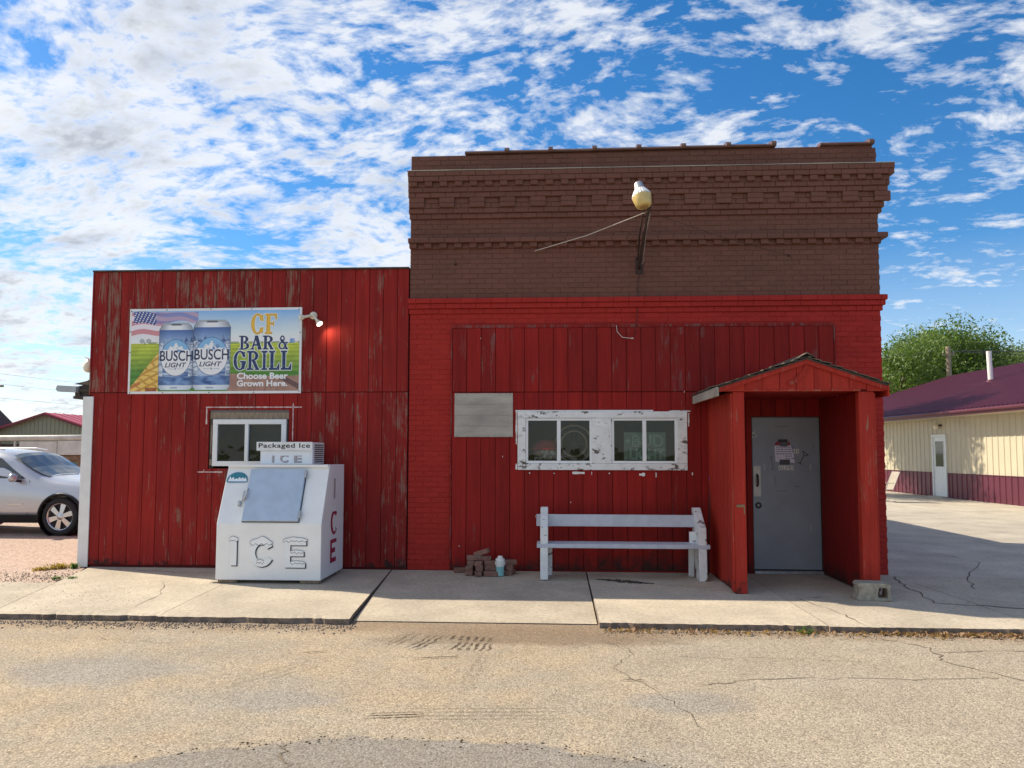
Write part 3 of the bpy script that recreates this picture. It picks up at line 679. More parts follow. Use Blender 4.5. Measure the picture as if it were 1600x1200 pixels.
# raised bedding under the coping as the parapet creeps up to the right
MB().prism([(-1.2, zt-.003), (4.5, zt-.003), (4.5, zt+.031), (3.7, zt+.028), (-1.2, zt+.003)], .01, .22, 'y').build('coping_bed', BBRN, bb)
# red siding panel on the lower front
pitch = .203; casing = (-.46, 1.88, 1.39, 2.21)
def boards(parent, xa, xb, z0, z1, y, holes, mat, seed, wearf, th=.022):
    r_ = random.Random(seed); x = xa
    while x < xb-.02:
        b_ = min(x+pitch, xb); rr = cut_rects((x+.0032, b_-.0032, z0, z1), holes); dy = r_.gauss(0, .0012); w = max(0, min(1, wearf((x+b_)/2)+r_.gauss(0, .22)))
        for q in rr:
            o = MB().box(q[0], q[1], y, y+th, q[2], q[3], .0025).build('siding_board', mat, parent, recalc=False, loc=(0, dy, 0)); o.color = (w, 0, 0, 1)
        x = b_
box('siding_backing', -1.375, 2.2, -.0135, -.003, .02, 3.39, MORTAR, None, 0).hide_render = False
bk = bpy.data.objects['siding_backing']; bpy.data.objects.remove(bk)
m_ = wall_holes(MB(), -1.375, 3.885, .02, 3.39, -.014, -.0045, [DOORH, *WINH]); m_.build('siding_backing', MORTAR, bb)
boards(bb, -1.38, 3.89, 2.485, 3.385, -.036, [], RED2, 21, lambda x: .35)
boards(bb, -1.38, 3.89, .025, 2.475, -.034, [(casing[0]+.06, casing[1]-.06, casing[2]+.05, casing[3]-.05), DOORH], RED2, 22, lambda x: .05)
box('top_trim', -1.39, 3.90, -.042, -.008, 3.387, 3.43, RED2, bb)
box('edge_trim', -1.405, -1.383, -.040, -.006, .02, 3.386, RED2, bb); box('edge_trim', 3.893, 3.915, -.040, -.006, .02, 3.386, RED2, bb)
# peeling white casing with two sliding windows
cs = empty('window_casing'); cs.parent = bb
for (a, b_, c, d) in [(casing[0], casing[1], 2.115, 2.205), (casing[0]+.003, casing[1]-.003, 1.395, 1.485), (casing[0]+.002, -.345, 1.487, 2.113), (.575, .845, 1.487, 2.113), (1.745, casing[1]-.002, 1.487, 2.113)]:
    box('casing_board', a, b_, -.064, .02, c, d, WPEEL, cs, .004)
box('head_strip', casing[0]-.03, 1.42, -.050, -.037, 2.206, 2.226, WPAINT, cs)
def slider(parent, x0, x1, z0, z1, y, fw=.034, mid=None):
    w = empty('window'); w.parent = parent
    m_ = MB(); m_.box(x0, x1, y, y+.06, z1-fw, z1, .004); m_.box(x0, x1, y, y+.06, z0, z0+fw, .004); m_.box(x0, x0+fw, y+.001, y+.06, z0+fw, z1-fw, .004); m_.box(x1-fw, x1, y+.001, y+.06, z0+fw, z1-fw, .004)
    m_.build('frame', VINYL, w, recalc=False); c = mid if mid else (x0+x1)/2
    box('meeting_rail', c-.026, c+.026, y-.004, y+.05, z0+fw, z1-fw, VINYL, w)
    for a, b_, yy in ((x0+fw, c-.026, y+.018), (c+.026, x1-fw, y+.030)): MB().box(a-.004, b_+.004, yy, yy+.004, z0+fw-.004, z1-fw+.004).build('pane', GLASS, w)
    return w
slider(bb, -.345, .575, 1.487, 2.113, -.048); slider(bb, .845, 1.745, 1.487, 2.113, -.048)
# scraps of old white paint left on the red wall
mp = MB(); r_ = random.Random(4)
def scrap(mb, a, b_, c, d, y):
    n = max(3, int(max(b_-a, d-c)/.03)); top = []; bot = []
    hor = (b_-a) > (d-c)
    for i in range(n+1):
        t = i/n; j = r_.uniform(.35, 1.0)
        if hor: x = a+(b_-a)*t; m2 = (c+d)/2; h = (d-c)/2*j; top.append((x, y, m2+h)); bot.append((x, y, m2-h))
        else: z = c+(d-c)*t; m2 = (a+b_)/2; h = (b_-a)/2*j; top.append((m2-h, y, z)); bot.append((m2+h, y, z))
    for i in range(n): mb.quad(bot[i], bot[i+1], top[i+1], top[i]) if hor else mb.quad(top[i], bot[i], bot[i+1], top[i+1])
for q in [(-.49, -.463, 1.75, 2.22), (-.49, -.463, 1.4, 1.48), (1.64, 1.93, 2.196, 2.222), (1.89, 1.915, 2.0, 2.18), (.30, .47, 1.335, 1.375), (.56, .575, 1.33, 1.37), (1.22, 1.30, 1.30, 1.37), (1.44, 1.46, 1.30, 1.36), (1.93, 1.96, 1.33, 1.365), (-.30, -.28, 1.34, 1.36), (.04, .06, 1.34, 1.355), (.80, .82, 1.34, 1.36)]: scrap(mp, *q, -.0375)
for k in range(9):
    x = r_.uniform(-1.3, 2.0); z = r_.uniform(.2, 3.3); mp.quad(*[(x+dx*.004, -.0375, z+dz*r_.uniform(.005, .016)) for dx, dz in ((-1, -1), (1, -1), (.6, 1), (-.8, 1))])
tag(mp.build('paint_scraps', WPAINT, bb, recalc=False), kind='stuff')
# things just inside the glass
NEON = pm('unlit_neon_tube', (.55, .78, .68), .3); NEON.node_tree.nodes['Principled BSDF'].inputs['Coat Weight'].default_value = .5
def neon_sign():
    t = empty('neon_sign', (1.0, .015, 1.52), label='unlit neon beer sign behind the glass of the right window', cat='sign')
    box('backing_panel', .02, .60, .03, .04, .0, .40, pm('dim_green_panel', (.22, .30, .24), .6), t)
    for s, x0, x1, z0, z1 in (('BUD', .14, .56, .20, .36), ('LIGHT', .10, .57, .02, .17)):
        v, f = text_fit(s, x0, x1, z0, z1); e = {}
        for q in f:
            for a, b_ in zip(q, q[1:]+q[:1]): e[tuple(sorted((a, b_)))] = e.get(tuple(sorted((a, b_))), 0)+1
        m_ = MB()
        for (a, b_), n in e.items():
            if n == 1: m_.tube([(v[a][0], .0, v[a][1]), (v[b_][0], .0, v[b_][1])], .006, 5)
        m_.build('neon_lettering', NEON, t)
    m_ = MB()
    for k in range(6): a = k*math.pi/3; m_.tube([(.07, 0, .28), (.07+.04*math.cos(a), 0, .28+.04*math.sin(a))], .005, 5)
    m_.build('neon_emblem', NEON, t)
neon_sign()
t = empty('window_ornament', (-.06, .20, 1.515), label='round red-capped ornament with white curls behind the left pane', cat='ornament')
MB().lathe([(0, .30), (.10, .29), (.17, .25), (.20, .19), (.23, .18), (.24, .165), (.19, .16)], 20).build('red_cap', pm('dull_red_cloth', (.55, .09, .07), .8), t, smooth=True)
MB().lathe([(.0, .0), (.10, .005), (.17, .06), (.19, .12), (.18, .165), (0, .165)], 20).build('face', pm('dusty_ball', (.42, .34, .30), .8), t, smooth=True)
m_ = MB(); r_ = random.Random(2)
for k in range(26):
    a = r_.uniform(-2.6, -.5); z = r_.uniform(.03, .13); c = Vector((math.cos(a)*.185, math.sin(a)*.185, z)); m_.tube([c+Vector((.018*math.cos(u), -.012, .018*math.sin(u))) for u in (0, 1.2, 2.4, 3.6, 4.8)], .005, 5)
m_.build('curls', pm('white_curls', (.8, .76, .72), .8), t)
t = empty('window_shelf', (-.3, .255, 1.41), label='dark shelf just inside the wide front windows', cat='shelf')
box('board', 0, 2.05, .0, .35, .07, .10, OLDWOOD, t)
t = empty('wheel_decoration', (.33, .16, 1.76), label='dim ringed wheel ornament standing behind the left window glass', cat='decoration')
m_ = MB()
for rr in (.26, .18): m_.tube([(rr*math.cos(a), 0, rr*math.sin(a)) for a in [k*math.pi/14 for k in range(29)]], .012, 6)
m_.build('rings', pm('dim_brass', (.45, .33, .24), .5, .1), t)
m_ = MB()
for k in range(4): a = k*math.pi/4; m_.tube([(-.26*math.cos(a), .01, -.26*math.sin(a)), (.26*math.cos(a), .01, .26*math.sin(a))], .008, 5)
m_.build('spokes', OLDWOOD, t)
# bare board patch
t = empty('plywood_patch', (-1.345, -.037, 1.85), label='weathered grey wooden patch of four boards left of the wide window', cat='panel')
for k in range(4): box('board', .0+.002*(k % 2), .82, -.018, -.001, k*.1535, k*.1535+.1525, PLYGREY, t, .003)
m_ = MB()
for k in range(6):
    for zz in (.01, .60): m_.box(.03+k*.15, .038+k*.15, -.020, -.018, zz-.004, zz+.004)
m_.build('nail_heads', DARKMET, t)
# door
door = empty('door', (2.76, .02, .04)); door.parent = bb
box('slab', .012, .925, 0, .045, .012, 2.085, DOORM, door, .004)
m_ = MB(); m_.box(-.004, .010, -.03, .1, -.03, 2.10); m_.box(.928, .938, -.03, .1, -.03, 2.10); m_.box(-.004, .938, -.03, .1, 2.088, 2.10); m_.build('frame', OLDWOOD, door)
box('threshold', -.0, .93, -.08, .08, -.038, .0, STEEL, door)
DX, DZ = 2.76, .04
def dd(name, x0, x1, z0, z1, mat, y=-.0015, th=.001): return box(name, x0-DX, x1-DX, y-th, y, z0-DZ, z1-DZ, mat, door, 0)
def T_door(y): return lambda x, z: (x-DX, y, z-DZ)
poly_on('notice', [[(3.075, 1.735), (3.085, 1.515), (3.345, 1.50), (3.335, 1.60), (3.30, 1.74)]], PAPER, door, T_door(-.004))
poly_on('red_card', [[(3.075, 1.742), (3.29, 1.742), (3.28, 1.79), (3.10, 1.79)]], pm('red_card', (.30, .03, .05), .6), door, T_door(-.003))
m_ = MB(); r_ = random.Random(9)
for row in range(6):
    x = 3.10+(.12 if row > 3 else 0); z = 1.71-row*.031
    while x < 3.31: l = r_.uniform(.012, .04); m_.add([(x-DX, -.0052, z-DZ), (x+l-DX, -.0052, z-DZ+.002), (x+l-DX, -.0052, z+.012-DZ), (x-DX, -.0052, z+.010-DZ)], [(0, 1, 2, 3)]); x += l+.010
m_.build('handwriting', INK, door, recalc=False)
dd('tape', 3.125, 3.255, 1.785, 1.822, BLACKTAPE, -.0060); dd('tape', 3.150, 3.255, 1.725, 1.783, pm('grey_tape', (.10, .10, .11), .5), -.0066); dd('tape', 3.14, 3.28, 1.475, 1.545, pm('grey_tape_low', (.07, .07, .08), .5), -.0066)
def letters(s, x0, x1, z0, z1):
    n = len(s); w = (x1-x0)/n
    for i, ch in enumerate(s):
        a = x0+i*w; dd('letter_sticker', a+.0015, a+w-.0015, z0, z1, WPAINT, -.0015)
        text_on('letter', ch, a+w*.2, a+w*.8, z0+.007, z1-.007, 0, BLACKTAPE, door, T_door(-.0034), bold=.02)
letters('DER', 3.318, 3.405, 1.63, 1.688); letters('ALLOWED', 3.125, 3.331, 1.402, 1.462)
def strokes(name, segs, w, mat):
    m_ = MB()
    for (x0, z0, x1, z1) in segs:
        dx, dz = x1-x0, z1-z0; l = math.hypot(dx, dz); nx, nz = -dz/l*w, dx/l*w
        m_.add([(x0+nx-DX, -.0018, z0+nz-DZ), (x0-nx-DX, -.0018, z0-nz-DZ), (x1-nx-DX, -.0018, z1-nz-DZ), (x1+nx-DX, -.0018, z1+nz-DZ)], [(0, 1, 2, 3)])
    m_.build(name, mat, door, recalc=False)
strokes('cocktail_glass_drawing', [(3.455, 1.665, 3.530, 1.605), (3.530, 1.612, 3.474, 1.592), (3.474, 1.60, 3.458, 1.66), (3.470, 1.60, 3.415, 1.492), (3.39, 1.508, 3.44, 1.480)], .005, BLACKTAPE)
strokes('cocktail_glass_drawing', [(3.01, 1.575, 3.045, 1.60), (3.01, 1.575, 3.05, 1.55), (3.03, 1.57, 3.052, 1.42), (3.02, 1.408, 3.075, 1.418)], .0035, pm('faded_ink', (.10, .10, .10), .7))
strokes('scuff_mark', [(3.085, 1.33, 3.085, 1.17), (3.065, 1.30, 3.068, 1.24), (3.09, 1.11, 3.25, 1.12), (3.33, 1.18, 3.42, 1.17), (3.09, 2.0, 3.28, 2.003), (3.60, 1.75, 3.61, 1.70), (3.62, 1.40, 3.66, 1.395), (3.44, 1.72, 3.445, 1.69)], .0025, pm('scuff', (.10, .10, .11), .7))
strokes('pale_mark', [(2.936, 1.49, 2.934, 1.40), (3.556, 1.485, 3.554, 1.395), (3.545, .66, 3.545, .57)], .010, pm('pale_scuff', (.42, .42, .42), .7))
m_ = MB(); r_ = random.Random(14)
for k in range(16): x = r_.uniform(2.768, 2.83); z = r_.uniform(1.82, 1.94); m_.box(x-DX, x+.012-DX, -.002, -.0015, z-DZ, z+.006-DZ)
m_.build('torn_sticker', WPAINT, door)
o = dd('pull_plate', 2.785, 2.882, 1.04, 1.455, pm('ivory_plate', (.62, .60, .52), .45), -.002, .004)
MB().tube([(.072, -.006, 1.14), (.072, -.045, 1.16), (.072, -.05, 1.22), (.072, -.045, 1.28), (.072, -.006, 1.30)], .012, 8).build('pull_handle', DARKMET, door, smooth=True)
MB().lathe([(0, .016), (.020, .014), (.026, .004), (.026, 0)], 18, Matrix.Translation((.085, -.001, .878)) @ Matrix.Rotation(R(90), 4, 'X')).build('deadbolt', STEEL, door, smooth=True)
MB().lathe([(0, .004), (.045, .003), (.045, 0)], 18, Matrix.Translation((.085, .001, .878)) @ Matrix.Rotation(R(90), 4, 'X')).build('deadbolt_plate', BLACK, door)

# ------------------------------------------------------------------ wooden entry porch
po = empty('entry_porch', (3.0, -.75, 0), label='red wooden porch with gabled shingle roof around the grey door', cat='porch')
def W(m_, name, mat, sm=False, par=po, color=None):
    m_.v = [(x-3.0, y+.75, z) for x, y, z in m_.v]; o = m_.build(name, mat, par, smooth=sm, recalc=True)
    if color is not None: o.color = (color, 0, 0, 1)
    return o
YF = -1.50
W(MB().box(2.15, 2.285, YF, YF+.10, 0.0, 2.36, .005), 'post', PORCH, color=.45); W(MB().box(3.605, 3.78, YF, YF+.10, 0.0, 2.36, .005), 'post', PORCH, color=.4)
# post corner strips
W(MB().box(2.125, 2.149, YF+.01, YF+.11, .02, 2.34, .003), 'corner_strip', PORCH, color=.6); W(MB().box(3.781, 3.80, YF+.01, YF+.11, .05, 2.34, .003), 'corner_strip', PORCH, color=.7)
for k in range(7):
    a = YF+.112+k*.195; b_ = min(a+.187, -.045)
    for x0, x1 in ((2.165, 2.19), (3.735, 3.76)): W(MB().box(x0, x1, a, b_, .01, 2.37, .003), 'side_board', PORCH, color=.25)
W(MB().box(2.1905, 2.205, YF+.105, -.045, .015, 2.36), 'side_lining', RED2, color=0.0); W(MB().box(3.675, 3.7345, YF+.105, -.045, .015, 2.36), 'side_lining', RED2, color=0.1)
def roofz(x): return 2.42+(2.74-2.42)*(1-abs(x-3.0)/(.98 if x < 3 else .93))
edges = [1.99, 2.29, 2.49, 2.69, 2.89, 3.09, 3.29, 3.49, 3.69, 3.90]
for a, b_ in zip(edges[:-1], edges[1:]):
    a2, b2 = a+.003, b_-.003; p = [(a2, 2.385 if a2 > 2.2 and b2 < 3.7 else 2.362), (b2, 2.385 if a2 > 2.2 and b2 < 3.7 else 2.362), (b2, roofz(b2)-.012)]
    if a2 < 3.0 < b2: p.append((3.0, roofz(3.0)-.012))
    p.append((a2, roofz(a2)-.012)); W(MB().prism(p, YF-.022, YF-.002, 'y'), 'gable_board', PORCH, color=.3)
W(MB().prism([(2.2, 2.37), (3.72, 2.37), (3.72, 2.465), (3.0, 2.70), (2.2, 2.455)], YF-.0015, YF+.02, 'y'), 'gable_backing', MORTAR)
W(MB().box(2.27, 3.62, YF-.028, YF+.03, 2.362, 2.384, .003), 'lintel_strip', PORCH, color=.8)
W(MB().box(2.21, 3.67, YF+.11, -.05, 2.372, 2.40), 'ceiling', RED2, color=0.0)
# crescent moon cut from board, fixed on the gable
cres = []
for k in range(15): a = R(-78)+R(62)*k/14; cres.append((2.72+.34*math.cos(a), 2.76+.34*math.sin(a)))
for k in range(14, -1, -1): a = R(-70)+R(60)*k/14; cres.append((2.665+.35*math.cos(a)*.98, 2.80+.355*math.sin(a)))
W(MB().prism(cres, YF-.036, YF-.0225, 'y'), 'crescent_moon', PORCH, color=.35)
# rake trim and roof
for s in (-1, 1):
    xe = 1.985 if s < 0 else 3.915
    rk = [(3.0, roofz(3.0)-.058), (3.0, roofz(3.0)-.006), (xe, roofz(xe)-.006), (xe, roofz(xe)-.058)]
    W(MB().prism(rk, YF-.05, YF-.0225, 'y'), 'rake_board', PORCH, color=.55)
    dk = [(3.0, roofz(3.0)-.004), (3.0, roofz(3.0)+.012), (xe-.0*s, roofz(xe)+.012), (xe, roofz(xe)-.004)]
    roof = W(MB().prism(dk, YF-.06, -.04, 'y'), 'roof_deck', OLDWOOD)
    r_ = random.Random(31+s); L = math.hypot(xe-3.0, roofz(xe)-roofz(3.0)); ux = (xe-3.0)/L; uz = (roofz(xe)-roofz(3.0))/L
    for i in range(8):
        d0 = L+.02-i*.135-.16; d1 = d0+.17
        y = YF-.075
        while y < -.05:
            w = r_.uniform(.10, .17); y1 = min(y+w, -.045); k0 = .014+.004*(i % 2)+r_.uniform(0, .005); k1 = .026+r_.uniform(-.002, .014); dd0 = max(d0, -.01); dd1 = d1+r_.uniform(-.02, .02)
            P = lambda d, h: (3.0+ux*d-uz*h*s*(1 if s > 0 else 1)*0, 0, roofz(3.0)+uz*d+h)
            a = (3.0+ux*dd0, roofz(3.0)+uz*dd0); c = (3.0+ux*dd1, roofz(3.0)+uz*dd1)
            m_ = MB().prism([(a[0], a[1]+k0), (a[0], a[1]+k0+.006), (c[0], c[1]+k1+.010), (c[0], c[1]+k1)], y+.003, y1, 'y')
            if i < 5 or y < -1.3:
                m_.v = [(x_-3.0, y_+.75, z_) for x_, y_, z_ in m_.v]; m_.build('shingle', SHINGLE, roof)
            y = y1
W(MB().prism([(2.90, roofz(2.90)+.045), (3.0, roofz(3.0)+.06), (3.10, roofz(3.10)+.045), (3.0, roofz(3.0)+.075)], YF-.09, -.06, 'y'), 'ridge_cap', SHINGLE)
W(MB().box(1.955, 1.98, YF-.05, -.06, roofz(1.99)-.105, roofz(1.99)+.004, .004), 'fascia_board', PLYGREY)
W(MB().box(3.92, 3.94, YF-.05, -.06, roofz(3.9)-.13, roofz(3.9)+.0, .004), 'fascia_board', PORCH, color=.3)
W(MB().box(2.255, 2.27, YF-.006, YF-.0005, .92, 1.03), 'hasp', RUST); W(MB().box(2.17, 2.262, YF-.012, YF-.0005, 1.0, 1.035, .004), 'hasp', RUST)

# ------------------------------------------------------------------ low siding building
LX0, LX1, LZ = -6.66, -2.01, 4.27
lb = empty('siding_building', (-4.3, 0, 0), label='low annex clad in weathered red vertical boards, left of the brick wall', cat='building')
def WL(m_, name, mat, par=lb, **k):
    m_.v = [(x+4.3, y, z) for x, y, z in m_.v]; return m_.build(name, mat, par, **k)
LH = (-4.875, -3.715, 1.40, 2.235)
m_ = wall_holes(MB(), LX0+.01, LX1-.004, -.1, LZ-.03, .0, .16, [LH]); WL(m_, 'front_frame', MORTAR)
m_ = MB(); m_.box(LX0+.01, LX0+.12, .1605, 6.5, -.1, 3.6); m_.box(LX0+.12, LX1-.005, 6.4, 6.5, -.1, 3.6); m_.box(LX0+.05, LX1-.005, .1605, 6.4, 3.55, 3.75); WL(m_, 'side_wall', RED)
m_ = MB(); m_.box(LX0+.121, LX1-.01, .17, 6.39, -.05, .02); m_.box(LX0+.13, LX1-.01, 2.2, 2.3, .02, 3.54); WL(m_, 'room_lining', DARK)
def wearL(x): return .95 if x < -4.3 else .62
class _P: pass
def boardsL(z0, z1, y, holes, seed, wf):
    r_ = random.Random(seed); x = LX0+.02
    while x < LX1-.03:
        b_ = min(x+pitch, LX1-.004); rr = cut_rects((x+.0032, b_-.0032, z0, z1), holes); w = max(0, min(1.1, wf((x+b_)/2)+r_.gauss(0, .25)))
        for q in rr:
            o = WL(MB().box(q[0], q[1], y, y+.022, q[2]+r_.uniform(0, .012)*(q[2] < .1), q[3], .0025), 'siding_board', RED, recalc=False); o.color = (w, 0, 0, 1)
        x = b_
boardsL(2.492, LZ-.02, -.024, [], 41, wearL)
boardsL(.03, 2.482, -.0225, [LH], 42, lambda x: .40 if x < -3.3 else .55)
WL(MB().box(LX0-.005, LX1+.0, -.045, .16, LZ-.018, LZ+.006, .003), 'roof_edge_strip', OLDWOOD)
WL(MB().box(LX0-.004, LX0+.018, -.030, .02, 2.45, LZ-.02, .002), 'corner_trim', RED)
WL(MB().box(-6.735, -6.585, -.040, -.0245, .0, 2.43, .003), 'white_corner_board', WPAINT)
WL(MB().box(-6.74, -6.72, -.039, .12, .0, 2.43, .003), 'white_corner_board', WPAINT)
# broken eave of the side roof and its gutter stub
m_ = MB(); m_.box(-6.95, -6.665, -.03, .05, 2.50, 2.545); m_.box(-6.90, -6.665, -.02, .6, 2.40, 2.44); m_.box(-6.87, -6.80, -.028, .5, 2.44, 2.50); m_.prism([(-6.80, 2.40), (-6.665, 2.36), (-6.665, 2.62), (-6.86, 2.58)], .0, .04, 'y')
WL(m_, 'broken_eave', OLDWOOD)
m_ = MB().prism([(-7.12, 2.535), (-7.09, 2.50), (-6.82, 2.49), (-6.82, 2.575), (-7.10, 2.59)], -.09, .0, 'y'); WL(m_, 'gutter_stub', GUT)
m_ = MB().prism([(-6.90, 2.615), (-6.665, 2.60), (-6.665, 2.68), (-6.70, 2.66)], -.02, .6, 'y'); WL(m_, 'eave_shingles', SHINGLE)
m_ = MB().lathe([(0, .10), (.05, .09), (.075, .02), (.075, -.05), (.04, -.09), (0, -.10)], 14, Matrix.Translation((-6.755, .10, 2.89)) @ Matrix.Rotation(R(20), 4, 'Y')); m_.tube([(-6.72, .1, 2.97), (-6.80, .06, 3.02)], .008, 6); WL(m_, 'cable_cap', CREAM, smooth=True)
# window in the raw opening
win = slider(lb, -4.81+4.3, -3.745+4.3, 1.435, 2.10, -.045, fw=.07, mid=-4.315+4.3); 
m_ = MB(); m_.box(-4.868, -3.722, .0, .06, 2.105, 2.20); WL(m_, 'head_board', RAWWOOD)
m_ = MB(); m_.box(-4.868, -4.815, -.005, .08, 1.405, 2.10); m_.box(-3.74, -3.722, -.005, .08, 1.405, 2.10); WL(m_, 'jamb', OLDWOOD)
m_ = MB(); m_.box(-4.85, -4.835, -.014, -.006, 1.6, 2.02); m_.box(-4.86, -4.83, -.012, -.006, 1.45, 1.53); WL(m_, 'shim', RAWWOOD)
m_ = MB(); m_.box(-4.868, -3.722, -.004, .09, 2.2005, 2.234); WL(m_, 'flashing', pm('grey_flashing', (.16, .15, .15), .7))
m_ = MB(); r_ = random.Random(12)
for q in [(-4.925, -3.53, 2.262, 2.285), (-4.925, -4.90, 2.03, 2.262), (-3.665, -3.645, 1.80, 2.33), (-5.02, -4.66, 1.338, 1.362), (-4.94, -4.925, 1.36, 1.385)]: scrap(m_, *q, -.0260)
tag(WL(m_, 'paint_scraps', pm('pinkish_old_paint', (.66, .50, .47), .7), recalc=False), kind='stuff')
CURT = pm('green_blind', (.01, .04, .02), .8)
WL(MB().box(-4.28, -3.8, .10, .11, 1.40, 2.08), 'window_blind', CURT)

# ------------------------------------------------------------------ printed sign
def paint_sign(NX, NY):
    u = (np.arange(NX+1)/NX)[None, :].repeat(NY+1, 0); v = (np.arange(NY+1)/NY)[:, None].repeat(NX+1, 1)  # v from the top
    rs = np.random.RandomState(3); AS = 2.05
    def fbm(sx, sy, o=4, seed=0):
        r2 = np.random.RandomState(seed); out = np.zeros_like(u); a = 1
        for k in range(o):
            gx, gy = int(sx*2**k)+2, int(sy*2**k)+2; G = r2.rand(gy, gx)
            X = u*(gx-1.001); Y = v*(gy-1.001); i = X.astype(int); j = Y.astype(int); fx, fy = X-i, Y-j; fx = fx*fx*(3-2*fx); fy = fy*fy*(3-2*fy)
            out += a*((G[j, i]*(1-fx)+G[j, i+1]*fx)*(1-fy)+(G[j+1, i]*(1-fx)+G[j+1, i+1]*fx)*fy); a *= .5
        return out/(2-2**(1-o))
    C = np.zeros((NY+1, NX+1, 3))
    def put(mask, col, a=1.0):
        m = (mask*a)[..., None] if mask.dtype != bool else (mask.astype(float)*a)[..., None]
        C[:] = C*(1-m)+np.array(col)*m if not isinstance(col, np.ndarray) else C*(1-m)+col*m
    def grad(c0, c1, t): t = np.clip(t, 0, 1)[..., None]; return np.array(c0)*(1-t)+np.array(c1)*t
    def S(r, g, b): return tuple((c/255/12.92 if c < 10 else ((c/255+.055)/1.055)**2.4) for c in (r, g, b))
    C[:] = grad(S(105, 160, 215), S(215, 220, 222), v/.40)
    C[:] = C*(1-.25*fbm(5, 4, 4, 1)[..., None])+.25*fbm(5, 4, 4, 1)[..., None]*.85
    # field rows
    hz = .405
    f = fbm(30, 18, 4, 2); fld = grad(S(175, 185, 60), S(70, 120, 45), (v-hz)/.38)*(.75+.5*f)[..., None]
    rows = (np.sin(np.clip(v-hz,0,1)**.7*90+u*4)*.5+.5)[..., None]; fld = fld*(.82+.3*rows)
    put(v > hz, fld); put((v > hz-.015) & (v < hz+.012) & (f > .45), S(110, 130, 70), .8)
    # trees on left horizon, silo right
    for cx in (.065, .105): put(((u-cx)/.016)**2+((v-.375)/.03)**2 < .6+f*.8, S(120, 120, 115), .7)
    put((u > .944) & (u < .972) & (v > .355) & (v < .408), S(120, 150, 190)); put((u > .952) & (u < .956) & (v > .36) & (v < .408), S(80, 110, 150))
    # flag, waving
    wv = v+.02*np.sin(u*26); fl = (u < .40-.5*np.clip(v-.12, 0, 1)) & (wv < .345) & (v > .015)
    stripe = (np.floor((wv+u*.10)/.062) % 2 == 0); put(fl & (u < .2), S(225, 205, 205), .75); put(fl & stripe & (u < .21), S(178, 80, 88), .75)
    put(fl & (u >= .14) & (wv < .14), S(120, 120, 165), .9); put(fl & (u >= .14) & (wv < .17) & (np.floor((wv-u*.3)/.05) % 2 == 0), S(180, 150, 165), .7)
    can_ = (u > .012) & (u < .148) & (wv > .02) & (wv < .165); put(can_, S(58, 72, 130))
    put(can_ & ((np.mod(u*48+.25*np.floor(wv*40), 1)-.5)**2/.05+(np.mod(wv*40, 1)-.5)**2/.10 < 1), S(225, 228, 240))
    # corn cob
    corn = (v > .52) & (u < .168) & ((v-.52)/.46 > (.165-u)/.175); cx = (u*1.1+v)*42; cy = (v-u*.9)*60
    put(corn, grad(S(205, 160, 60), S(226, 190, 110), f)); put(corn & ((np.sin(cx*1.6) > .55) | (np.sin(cy*1.2+np.sin(cx)) > .75)), S(150, 105, 35), .65); put(corn & (u < .06) & (v > .72) & (np.sin(cx*1.6) > -.1), S(170, 75, 45), .6)
    put((v > .955) & (u > .09) & (u < .16), S(120, 40, 30), .8)
    # wooden table on the right
    tb = (v > .80+.02*np.sin(u*9)) & (u > .58); put(tb, grad(S(165, 130, 112), S(120, 85, 75), fbm(60, 8, 3, 5))); put(tb & (u > .87) & (np.abs((v-.80)-(u-.87)*1.15) < .035), S(75, 50, 58), .8)
    # cans
    n4 = fbm(26, 26, 4, 7); n5 = fbm(14, 40, 4, 9)
    for (a, b_, t0, t1) in ((.167, .372, .150, .985), (.372, .594, .115, .985)):
        s = (u-(a+b_)/2)/((b_-a)/2); w = (v-t0)/(t1-t0)
        half = np.where(w < .10, .78+w*2.2, np.where(w > .955, 1-(w-.955)*3, 1.0)); half = np.where(w < .02, .74, half)
        body = (np.abs(s) < half) & (w >= 0) & (w <= 1)
        ps = s/half; cyl = .55+.45*np.clip(1-ps**2, 0, 1)**.5+.10*np.exp(-((ps+.45)/.18)**2)
        put(body & (np.abs(s) > half-.03), S(70, 80, 100))
        base = grad(S(60, 92, 150), S(150, 175, 205), (w-.1)/.25); base = np.where((w > .52)[..., None], grad(S(175, 190, 208), S(70, 100, 150), (n5-.35)*2.6), base)
        base = np.where((w > .80)[..., None], grad(S(110, 140, 180), S(45, 75, 125), (n4-.3)*2.2), base)
        base = np.where((w > .93)[..., None], np.array(S(196, 204, 214)), base); base = np.where((w < .105)[..., None], grad(S(225, 228, 232), S(150, 155, 165), np.abs(ps)), base)
        mt = (w > .14) & (w < .40) & (w > .215+.10*np.abs(np.abs(np.mod(ps*1.6+.3, 1)-.5)*2-.5)*2+.04*(n4-.5)) ; base = np.where((mt & (np.abs(ps) > .3))[..., None], grad(S(60, 82, 130), S(165, 185, 210), (n4-.3)*2), base)
        base = np.where((w > .30)[..., None] & (w < .80)[..., None] & ((np.abs(ps) > .75)[..., None]), grad(S(120, 140, 170), S(215, 222, 230), (fbm(70, 70, 2, 4)-.3)*2.2), base)
        put(body & (np.abs(ps) < .985), base*cyl[..., None])
        yy = (w-.52)/.275; circ = (ps/.88)**2+yy**2 < 1; put(body & circ, S(60, 85, 125)); inner = (ps/.85)**2+(yy/.97)**2 < 1
        put(body & inner, S(226, 230, 234)); skyb = inner & (w < .40) & (w > .0); put(body & skyb, S(120, 165, 200))
